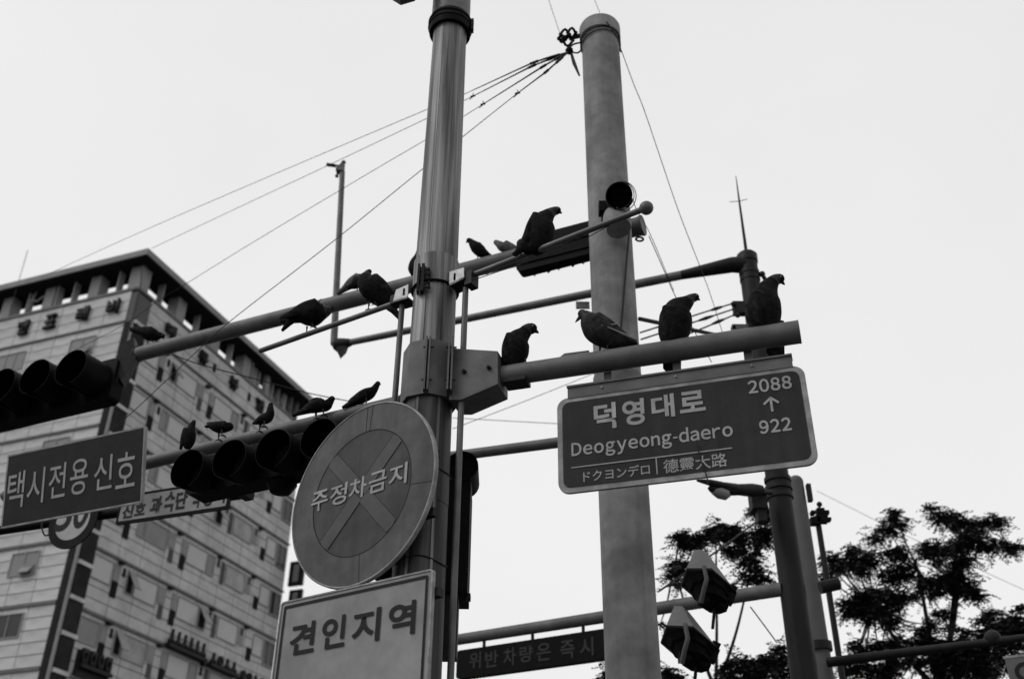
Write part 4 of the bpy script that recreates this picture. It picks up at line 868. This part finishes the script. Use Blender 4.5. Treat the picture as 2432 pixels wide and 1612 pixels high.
wire('thin_line', [at(337, 640, 48.6), at(330, 700, 48.6), at(300, 810, 48.6), at(296, 826, 48.6)], .03, 'cable hanging down the corner of the pale building')
wire('thin_line', [at(1300, -10, 9), at(1318, 45, 9), at(1334, 92, 9)], .0035, 'faint line rising from the insulator bracket to the top picture edge')
wire('thin_line', [at(1408, -10, 9), at(1424, 30, 9)], .0035, 'faint line above the cap of the fat grey pole')
wire('thin_line', [at(1475, 118, 6.6), at(1505, 200, 6.7), at(1530, 262, 6.8), at(1572, 386, 7.2), at(1614, 508, 7.6), at(1662, 632, 8.2), at(1687, 699, 9), at(1716, 790, 9.5)], .0035, 'faint line falling right from the fat grey pole past the middle pigeon')
wire('thin_line', [at(1541, 560, 6.8), at(1582, 653, 7), at(1607, 709, 7.2), at(1690, 860, 7.6)], .0035, 'faint line dropping from the end of the upper tube behind a pigeon')
wire('thin_line', [at(1503, 472, 6.2), at(1512, 498, 6.3), at(1546, 560, 6.8), at(1600, 690, 7.4)], .003, 'short dark lead beside the horn on the fat grey pole')
wire('thin_line', [at(1075, 1018, 11), at(1240, 955, 11), at(1370, 903, 11), at(1500, 850, 11)], .004, 'faint line rising behind the sign arm')
wire('thin_line', [at(1075, 992, 11), at(1200, 999, 11), at(1330, 1006, 11)], .004, 'faint nearly level line left of the street name sign')
wire('thin_line', [at(1565, 1403, 9.5), at(1700, 1310, 10), at(1800, 1235, 10.5)], .010, 'dark line slanting up behind the upper horn loudspeaker', 'cable')
wire('thin_line', [at(1782, 1440, 9.8), at(1812, 1480, 9.9), at(1845, 1525, 10)], .006, 'faint slanting line left of the dark pole near the bottom')
wire('thin_line', [at(1940, 1165, 20), at(2040, 1215, 20), at(2150, 1270, 20), at(2432, 1400, 20)], .005, 'faint line over the tree at the right')

# ------------------------------------------------------------------ trees
def tree(name, label, base, clumps, gaps, Y, scl, org, nleaf, limbs, seed, trunk_r, spread=.5):
    rnd = random.Random(seed); t = thing(name, label, 'tree', base)
    pts = []
    vs = []; fs = []
    G_ = [(org[0]+gx/scl, org[1]+gy/scl, gr/scl) for gx, gy, gr in gaps]
    back = M3.transposed()
    for cx, cy, cr in clumps:
        px, py, pr = org[0]+cx/scl, org[1]+cy/scl, cr/scl
        yy = Y+rnd.uniform(-spread, spread); c = at(px, py, yy); r = pr*mpp(c); pts.append((c, r))
        nf = int(nleaf*(cr/80)**1.7)+6
        for _ in range(nf):
            d = Vector((rnd.gauss(0, 1), rnd.gauss(0, 1), rnd.gauss(0, .75))).normalized()
            far_ = rnd.random() < .22; s = c + d*r*(rnd.random()**.45)*(1.30 if far_ else 1.0)
            f = Vector((rnd.gauss(0, 1), rnd.gauss(0, 1), rnd.gauss(-.25, .35))).normalized()
            side = f.cross(UP); side = side.normalized() if side.length > .1 else X1
            L = rnd.uniform(.20, .34) if far_ else rnd.uniform(.12, .24); m = 9 if far_ else 7
            cq = back @ (s-EYE); qx = CX+FPX*cq.x/-cq.z; qy = CY-FPX*cq.y/-cq.z
            if any((qx-gx)**2+(qy-gy)**2 < (gr*rnd.uniform(.6, 1.05))**2 for gx, gy, gr in G_): continue
            for j in range(m):
                b = s+f*L*(j/m)-UP*(.09 if far_ else .03)*(j/m)**2
                for sg_ in (-1, 1):
                    ll = .064*rnd.uniform(.7, 1.2)*(1-.35*j/m); dl = (side*sg_+f*.55+UP*rnd.uniform(-.5, .25)).normalized()
                    wv = dl.cross(Vector((rnd.uniform(-1, 1), rnd.uniform(-1, 1), 1))).normalized()*.013
                    k = len(vs); vs += [b, b+dl*ll*.5+wv, b+dl*ll, b+dl*ll*.5-wv]; fs.append((k, k+1, k+2, k+3))
    mb = MB(); mb.v = vs; mb.f = fs
    inv = parent_inv(t); me = bpy.data.meshes.new('foliage'); me.from_pydata([inv @ v for v in vs], [], fs); me.materials.append(LEAF)
    o = bpy.data.objects.new('foliage', me); col.objects.link(o); o.parent = t; o['kind'] = 'stuff'
    # trunk and limbs
    nodes = [Vector(base)]
    fork = limbs[0]; mb = MB(); mb.tube(smoothpath([Vector(base), Vector(base).lerp(fork, .5)+Vector((.1, 0, 0)), fork]), [trunk_r*(1-.4*k/16) for k in range(17)], 10); mb.build('trunk', BARK, t, True)
    hubs = limbs[1:]
    for h in hubs:
        mb = MB(); mb.tube(smoothpath([fork, fork.lerp(h, .5)-UP*.12, h]), [trunk_r*.42*(1-.65*k/16) for k in range(17)], 7); mb.build('branch', BARK, t, True)
    mb = MB()
    for c, r in pts:
        h = min(hubs+[fork], key=lambda q: (q-c).length)
        mb.tube(smoothpath([h, h.lerp(c, .55)-UP*.08, c], 4), [.016-.0013*k for k in range(9)], 5)
        for _ in range(3):
            d = Vector((rnd.gauss(0, 1), rnd.gauss(0, 1), rnd.gauss(0, .6))).normalized(); mb.tube([c, c+d*r*.9], [.007, .002], 4)
    o = mb.build('twigs', BARK, t); o['kind'] = 'stuff'
    return t
YT = 14.0
cl1 = [(690, 370, 45), (720, 440, 55), (640, 480, 60), (550, 540, 50), (960, 330, 34), (1010, 390, 55), (1110, 390, 60), (1200, 430, 60), (1250, 480, 80), (1370, 420, 60), (1440, 420, 35), (1220, 560, 80), (1330, 590, 50), (1400, 600, 45), (1520, 610, 48), (1560, 600, 30), (1110, 600, 70), (980, 620, 80), (920, 640, 50), (1150, 700, 60), (1200, 720, 40), (1060, 830, 85), (1150, 850, 90), (1230, 920, 70), (1290, 960, 35), (1000, 900, 80), (920, 860, 60), (760, 780, 90), (720, 650, 70), (620, 660, 40), (660, 820, 80), (500, 710, 70), (400, 690, 80), (380, 610, 35), (290, 740, 60), (420, 760, 60), (240, 680, 40), (450, 980, 100), (560, 950, 90), (350, 1040, 80), (620, 1060, 90), (700, 980, 80), (470, 1080, 80), (660, 1150, 60), (850, 960, 60), (1040, 1090, 55), (980, 1080, 30), (1200, 1240, 50), (1100, 1190, 35), (950, 1170, 40), (880, 1200, 60), (430, 1330, 80), (560, 1310, 70), (680, 1320, 70), (800, 1310, 60), (900, 1290, 60), (1030, 1300, 60), (1400, 1090, 50), (1340, 1140, 50), (1500, 1180, 100), (1380, 1250, 90), (1600, 1210, 80), (1600, 1050, 35), (1560, 1110, 40), (1250, 1330, 90), (1120, 1370, 90), (1000, 1430, 110), (800, 1420, 80), (640, 1470, 100), (450, 1450, 80), (350, 1500, 60), (1200, 1470, 120), (1400, 1420, 120), (1560, 1340, 80), (1350, 1530, 100), (560, 1560, 90), (1050, 1570, 60), (1000, 730, 30), (200, 820, 50), (190, 700, 25)]
gp1 = [(870, 770, 62), (1055, 725, 50), (860, 1080, 130), (960, 1030, 60), (420, 840, 62), (340, 960, 40), (500, 1250, 80), (600, 1240, 40), (1130, 1050, 30), (820, 900, 30), (790, 1520, 60), (560, 700, 25), (650, 700, 45), (940, 1540, 40), (1250, 1180, 40), (1150, 1140, 40)]
b1 = at(2250, 1612, YT); base1 = (b1.x, b1.y+.2, 0)
tree('street_tree', 'large feathery-leaved tree filling the lower right corner, dark against the sky', base1, cl1, gp1, YT, 3.062, (1900, 1100), 72, [at(2230, 1640, YT), at(2070, 1430, YT), at(2180, 1350, YT), at(2270, 1350, YT), at(2370, 1480, YT), at(2290, 1270, YT)], 3, .11)
cl2 = [(340, 520, 40), (400, 560, 60), (480, 560, 60), (560, 520, 60), (640, 470, 55), (700, 500, 60), (760, 470, 35), (780, 540, 40), (900, 350, 40), (950, 340, 45), (980, 400, 40), (920, 520, 55), (970, 480, 50), (960, 540, 40), (300, 715, 32), (290, 800, 28), (400, 720, 38), (350, 760, 26), (730, 640, 40), (800, 640, 45), (870, 670, 40), (820, 720, 30), (910, 760, 30), (900, 840, 45), (960, 840, 28), (800, 800, 20), (700, 900, 20), (360, 870, 22), (260, 1520, 60), (330, 1560, 50), (740, 1450, 60), (840, 1450, 70), (950, 1450, 80), (1050, 1420, 70), (1080, 1340, 40), (1100, 1500, 70), (900, 1540, 80), (700, 1540, 70), (-90, 1440, 50), (-140, 1480, 40), (-60, 1490, 60), (0, 1510, 50), (-160, 1540, 50), (-40, 1560, 60), (210, 1160, 15)]
gp2 = [(890, 1385, 30), (790, 1465, 22), (620, 620, 30), (1060, 1380, 25)]
b2 = at(1700, 1700, 12.5)
tree('small_tree', 'small leafy tree between the fat grey pole and the dark pole, behind the loudspeakers', (b2.x, b2.y, 0), cl2, gp2, 12.5, 3.062, (1500, 1100), 74, [at(1700, 1640, 12.5), at(1600, 1345, 12.5), at(1700, 1275, 12.5), at(1790, 1320, 12.5), at(1820, 1570, 12.5), at(1500, 1590, 12.5)], 4, .06)

# ------------------------------------------------------------------ pigeons
def cr(vals, seg=5):
    out = []
    for i in range(len(vals)-1):
        p0, p1, p2, p3 = vals[max(i-1, 0)], vals[i], vals[i+1], vals[min(i+2, len(vals)-1)]
        for k in range(seg):
            t = k/seg; out.append(tuple(.5*((2*b)+(c-a)*t+(2*a-5*b+4*c-d)*t*t+(3*b-a-3*c+d)*t*t*t) for a, b, c, d in zip(p0, p1, p2, p3)))
    return out+[vals[-1]]
def loft(mb, pts, rin, rdp, dy=0, n=14):        # spine in the bird's own plane, rin half-width in it, rdp half-depth across it
    rs = []
    for i, p in enumerate(pts):
        t = (pts[min(i+1, len(pts)-1)]-pts[max(i-1, 0)]).normalized(); nrm = t.cross(Vector((0, 1, 0))).normalized()
        rs.append([p+nrm*math.cos(a)*rin[i]+Vector((0, 1, 0))*(dy+math.sin(a)*rdp[i]) for a in [2*math.pi*k/n for k in range(n)]])
    mb.rings(rs)
def pigeon(label, Y, spine, beak, tail, wing, legs, m=PIG, mw=PIGW, neck=True, tdep=.5, eye=True, tailY=0, group='pigeons perched on the tubes and signals', bars=None):
    ref = at(spine[len(spine)//2][0], spine[len(spine)//2][1], Y); s = mpp(ref)
    foot = at(*(legs[0][1] if legs else spine[0][:2]), Y)
    t = thing('pigeon', label, 'pigeon', foot, 0, group)
    x0, y0, r0 = spine[0]; x1, y1, r1 = spine[1]; xe, ye, re = spine[-1]; xp, yp, rp = spine[-2]
    d0 = Vector((x0-x1, y0-y1)).normalized(); de = Vector((xe-xp, ye-yp)).normalized()
    sp = cr(spine)
    sp = [(x0+d0.x*r0*.98, y0+d0.y*r0*.98, r0*.12), (x0+d0.x*r0*.75, y0+d0.y*r0*.75, r0*.62)]+sp+[(xe+de.x*re*.45, ye+de.y*re*.45, re*.88), (xe+de.x*re*.8, ye+de.y*re*.8, re*.58), (xe+de.x*re*.98, ye+de.y*re*.98, re*.12)]
    nh = None
    pts = [at(x, y, Y) for x, y, r in sp]; ri = [r*s for x, y, r in sp]
    k = int(len(sp)*.70) if neck else len(sp)-1
    mb = MB(); loft(mb, pts, ri, [r*.88 for r in ri]); body = mb.build('body', m, t, True, 80)
    if neck:
        mb = MB(); loft(mb, pts[k:-3], [r*1.012 for r in ri[k:-3]], [r*.9 for r in ri[k:-3]]); mb.build('neck', PIGN, t, True, 80)
    if beak:
        h = Vector((xe, ye)); bt = Vector(beak); dv = (bt-h); bs = h+dv.normalized()*re*.8; L = (bt-bs).length
        if L > 1:
            mid = bs.lerp(bt, .55); w = [re*.42, re*.28, re*.05]
            mb = MB(); loft(mb, [at(q.x, q.y, Y) for q in (bs, mid, bt)], [a*s for a in w], [a*s*.7 for a in w], 0, 8); mb.build('beak', BEAK, t, True, 80)
        if eye:
            e = h+dv.normalized()*re*.25+Vector((0, -re*.15)); mb = MB(); mb.sphere(at(e.x, e.y, Y)-Vector((0, re*s*.80, 0)), re*s*.17, 8, 6); mb.build('eye', EYEM, t, True)
    if tail:
        q = tail; P_ = [at(x, y, Y+tailY) for x, y, h in q]
        mb = MB(); loft(mb, P_, [h*s for x, y, h in q], [max(tdep*s*11, .006)*(1 if i < len(q)-1 else .9) for i in range(len(q))], 0, 12); mb.build('tail', mw, t, True, 80)
    if wing:
        wa, wb = Vector(wing[0][:2]), Vector(wing[1][:2]); wd0 = (wa-wb).normalized()*wing[0][2]
        wn = [(wa.x+wd0.x*f, wa.y+wd0.y*f, wing[0][2]*g) for f, g in ((.55, .1), (.42, .45), (.2, .75))]+cr([(a_, b_, c_*(.92 if i_ < 2 else 1)) for i_, (a_, b_, c_) in enumerate(wing)]); W_ = [at(x, y, Y) for x, y, r in wn]
        rb = max(r for x, y, r in spine)*s*.88
        for sg_ in (-1, 1):
            mb = MB(); nW = len(wn)
            dy = [sg_*rb*(.80-.55*(i/(nW-1))**1.5-(.35, .2, .08, 0)[min(i, 3)]) for i in range(nW)]
            rs = []
            for i, p in enumerate(W_):
                tt = (W_[min(i+1, nW-1)]-W_[max(i-1, 0)]).normalized(); nn = tt.cross(Y1).normalized()
                rs.append([p+nn*math.cos(a)*wn[i][2]*s+Y1*(dy[i]+math.sin(a)*min(.35*wn[i][2]*s, .022)) for a in [2*math.pi*j/12 for j in range(12)]])
            mb.rings(rs); wo_ = mb.build('wing', mw, t, True, 80)
            if bars and sg_ == -1:
                for (ax_, ay_, bx_, by_, wd2) in bars:
                    mb = MB(); a = at(ax_, ay_, Y); b = at(bx_, by_, Y)
                    dd = -rb*.8-.012
                    mb.tube([a+Y1*dd, b+Y1*(dd*.75)], [wd2*s*.5, wd2*s], 6); mb.build('wing_bar', PIGBAR, wo_, True)
    for i, (hp, ft) in enumerate(legs):
        oy = (-1)**i*.018
        mb = MB(); a = at(*hp, Y)+Y1*oy; b = at(*ft, Y)+Y1*oy
        mb.tube([a, a.lerp(b, .5), b], [.007, .0042, .004], 6)
        for an in (-35, 0, 35, 180):
            dx = 1 if (beak is None or beak[0] >= spine[-1][0]) else -1
            dd = Vector((math.cos(R(an))*dx, math.sin(R(an)), -.25)).normalized(); L = .028 if an != 180 else .018
            mb.tube([b, b+dd*L*.6+UP*.003, b+dd*L-UP*.006], [.0038, .0034, .0015], 5)
        mb.build('leg', FOOT, t, True)
    return t
Ys = lambda px, py=850: onpl(px, py, PA.o, PA.n).y
Yr = lambda px, py: onpl(px, py, PR.o, PR.n).y
def Yu(px, py): return onpl(px, py, up0, un).y
def Yl(px, py): return onpl(px, py, lo0, ln).y
# on the sign arm
pigeon('upright pigeon nearest the box bracket on the sign arm', Ys(1220, 870), [(1218, 858, 22), (1224, 842, 30), (1226, 824, 31), (1230, 807, 27), (1244, 792, 18), (1253, 783, 15), (1262, 780, 14)], (1280, 791), [(1206, 850, 13), (1200, 868, 11), (1199, 876, 9)], [(1216, 806, 16), (1206, 830, 15), (1200, 852, 9), (1198, 866, 3)], [((1214, 862), (1213, 872)), ((1246, 856), (1250, 866))], m=PIG)
pigeon('pigeon with pale wing bars leaning left, second from the bracket on the sign arm', Ys(1440, 830), [(1490, 812, 14), (1468, 806, 26), (1447, 797, 34), (1420, 782, 36), (1404, 766, 29), (1392, 752, 17), (1384, 746, 12)], (1366, 766), [(1486, 811, 9), (1500, 816, 7), (1517, 822, 4)], [(1412, 766, 20), (1440, 784, 22), (1475, 802, 12), (1513, 820, 3)], [((1426, 820), (1424, 839)), ((1444, 818), (1440, 837))], m=PIGG, mw=PIGG, bars=((1440, 793, 1512, 820, 3.2), (1425, 790, 1465, 782, 2.2)))
pigeon('plump pigeon in the middle of the sign arm looking right, tail behind the tube', Ys(1600, 815), [(1600, 806, 28), (1602, 790, 35), (1604, 770, 39), (1606, 750, 38), (1612, 733, 30), (1632, 717, 17), (1642, 709, 12), (1650, 706, 10.5)], (1663, 713), [(1597, 800, 24), (1596, 850, 22), (1596, 876, 21), (1597, 884, 14)], [(1590, 745, 22), (1586, 775, 22), (1584, 800, 14), (1584, 815, 6)], [((1590, 800), (1590, 812)), ((1626, 800), (1632, 808))], tdep=.16, tailY=.085)
pigeon('large dark pigeon nearest the cut end of the sign arm, looking right', Ys(1815, 780), [(1822, 775, 27), (1819, 760, 35), (1816, 740, 40), (1815, 720, 39), (1817, 702, 33), (1826, 682, 23), (1836, 669, 16), (1843, 664, 14), (1850, 662, 13)], (1864, 677), [(1838, 760, 24), (1841, 820, 22), (1842, 840, 21), (1842, 848, 14)], [(1800, 712, 22), (1796, 740, 24), (1800, 765, 14), (1806, 780, 5)], [((1818, 770), (1818, 782)), ((1840, 768), (1842, 780))], tdep=.16, tailY=.085)
# on the rod
pigeon('large pigeon standing on the right half of the banner rod, looking right', Yr(1270, 597), [(1256, 592, 15), (1270, 585, 26), (1281, 568, 33), (1285, 548, 34), (1288, 528, 28), (1302, 511, 17), (1313, 503, 12), (1322, 500, 10.5)], (1335, 507), [(1258, 572, 9), (1240, 592, 8), (1219, 605, 5)], [(1276, 522, 13), (1264, 546, 15), (1248, 574, 9), (1224, 604, 3)], [((1268, 590), (1270, 598)), ((1290, 585), (1294, 592))])
pigeon('big round pigeon on the left half of the banner rod, head down', Yr(735, 785), [(694, 752, 13), (712, 748, 21), (728, 746, 29), (746, 744, 32), (762, 741, 24), (776, 738, 14), (785, 733, 8)], (790, 742), [(700, 755, 11), (685, 768, 8), (670, 785, 3)], [(752, 738, 24), (725, 742, 20), (695, 752, 11), (665, 760, 4)], [((728, 772), (727, 787)), ((742, 770), (745, 780))], mw=PIG)
pigeon('tall hunched pigeon on the banner rod by its left bracket, tail below the rod', Yr(880, 738), [(930, 724, 12), (912, 712, 21), (896, 697, 28), (880, 681, 29), (869, 665, 20), (873, 650, 10), (876, 646, 7)], None, [(920, 724, 12), (936, 738, 9), (953, 758, 6)], [(885, 672, 20), (905, 688, 20), (925, 700, 11), (940, 706, 3)], [((876, 718), (873, 731)), ((893, 718), (890, 727))], mw=PIGW)
# on the upper tube
pigeon('grey pigeon on the upper tube, half hidden by the tall hunched one', Yu(845, 690), [(828, 679, 9), (838, 674, 15), (848, 668, 18), (860, 662, 15), (868, 656, 9)], None, [(825, 680, 7), (812, 690, 5), (801, 698, 2)], [(852, 662, 11), (835, 672, 10), (815, 688, 4), (803, 697, 2)], [((848, 684), (848, 692))], m=PIGG, mw=PIGL, neck=False)
pigeon('pigeon peering down at the left end of the upper tube', Yu(350, 820), [(334, 786, 10), (346, 790, 15), (360, 794, 17), (372, 797, 13), (382, 797, 8), (386, 798, 6)], (389, 806), [(338, 786, 8), (325, 777, 5), (318, 770, 2)], [(362, 790, 12), (340, 788, 10), (322, 784, 5), (308, 782, 3)], [((350, 806), (348, 816)), ((360, 808), (360, 812))], neck=False)
pigeon('small pigeon on the upper tube right of the nearest pole, facing left', Yu(1135, 612), [(1155, 604, 9), (1144, 599, 14), (1132, 588, 15), (1124, 580, 11), (1118, 573, 7), (1114, 571, 6.5)], (1106, 577), [(1154, 602, 6), (1162, 606, 5), (1167, 609, 3)], [(1134, 586, 10), (1146, 598, 9), (1158, 605, 3)], [((1135, 606), (1134, 613))], neck=False)
pigeon('pale pigeon on the upper tube beside the signal seen from behind', Yu(1200, 600), [(1222, 592, 10), (1208, 588, 14), (1194, 586, 13), (1185, 580, 9), (1179, 576, 7)], (1188, 573), [(1215, 588, 7), (1228, 592, 5), (1236, 596, 3)], [(1200, 582, 9), (1215, 588, 8), (1228, 592, 3)], [((1196, 594), (1196, 602))], m=PIGL, mw=PIGL, neck=False)
pigeon('pigeon mostly hidden behind the nearest pole above the upper tube', Yu(990, 650), [(988, 650, 14), (988, 638, 19), (990, 624, 17), (994, 608, 10), (996, 598, 8)], None, [(984, 648, 8), (982, 660, 6), (981, 666, 4)], None, [((988, 655), (988, 664))], neck=False)
# on the lower signal
YL = Yl(600, 1060)-.14
pigeon('slim upright pigeon on the first hood from the left of the lower signal', Yl(449, 1080)-.2, [(447, 1054, 13), (450, 1040, 15), (451, 1028, 14), (455, 1014, 9), (459, 1005, 6), (460, 1002, 5.5)], (465, 1005), [(438, 1042, 6), (431, 1056, 4), (429, 1066, 3)], [(444, 1022, 8), (437, 1040, 7), (431, 1056, 3)], [((450, 1058), (449, 1066))], neck=False)
pigeon('pigeon with its head tucked in on the second hood of the lower signal', Yl(522, 1060)-.2, [(501, 1011, 8), (511, 1013, 12), (523, 1015, 14), (536, 1014, 13), (544, 1013, 11)], None, [(503, 1010, 6), (494, 1012, 4), (487, 1013, 2.5)], [(536, 1010, 9), (518, 1011, 9), (500, 1008, 5), (492, 1005, 2)], [((518, 1024), (517, 1041)), ((528, 1024), (529, 1037))], neck=False)
pigeon('pigeon stretching its neck up on the third hood of the lower signal', Yl(625, 1040)-.2, [(612, 1000, 8), (624, 996, 12), (635, 992, 13), (641, 982, 11), (642, 970, 8), (643, 961, 5.5)], (646, 958), [(612, 1000, 6), (606, 1003, 4), (600, 1006, 2.5)], [(633, 990, 9), (618, 997, 8), (604, 1005, 3)], [((617, 1004), (614, 1021)), ((630, 1003), (628, 1016))], neck=False)
pigeon('broad pigeon on the fourth hood of the lower signal, looking right past the round sign', Yl(750, 1010)-.1, [(728, 972, 11), (742, 967, 15), (758, 963, 17), (774, 962, 15), (783, 954, 10), (788, 947, 7.5)], (796, 949), [(732, 972, 8), (712, 980, 6), (694, 987, 4)], [(766, 958, 12), (745, 966, 11), (720, 977, 5), (702, 984, 3)], [((750, 976), (750, 990)), ((768, 974), (770, 988))], neck=False)
pigeon('smaller pigeon behind the broad one on the lower signal', Yl(740, 1000)+.1, [(736, 964, 8), (746, 957, 12), (756, 954, 11), (764, 955, 7)], None, None, None, [((748, 966), (748, 985))], neck=False)
pigeon('sleek pigeon above the top edge of the round sign, looking right', Yl(860, 975), [(836, 954, 10), (850, 948, 14), (864, 940, 16), (878, 933, 15), (888, 925, 10), (894, 916, 7.5), (897, 911, 6.5)], (905, 913), [(842, 954, 9), (826, 961, 6), (813, 968, 3)], [(868, 938, 12), (848, 950, 9), (828, 961, 4), (820, 966, 2)], [((858, 952), (858, 968)), ((870, 948), (871, 964))], neck=False)
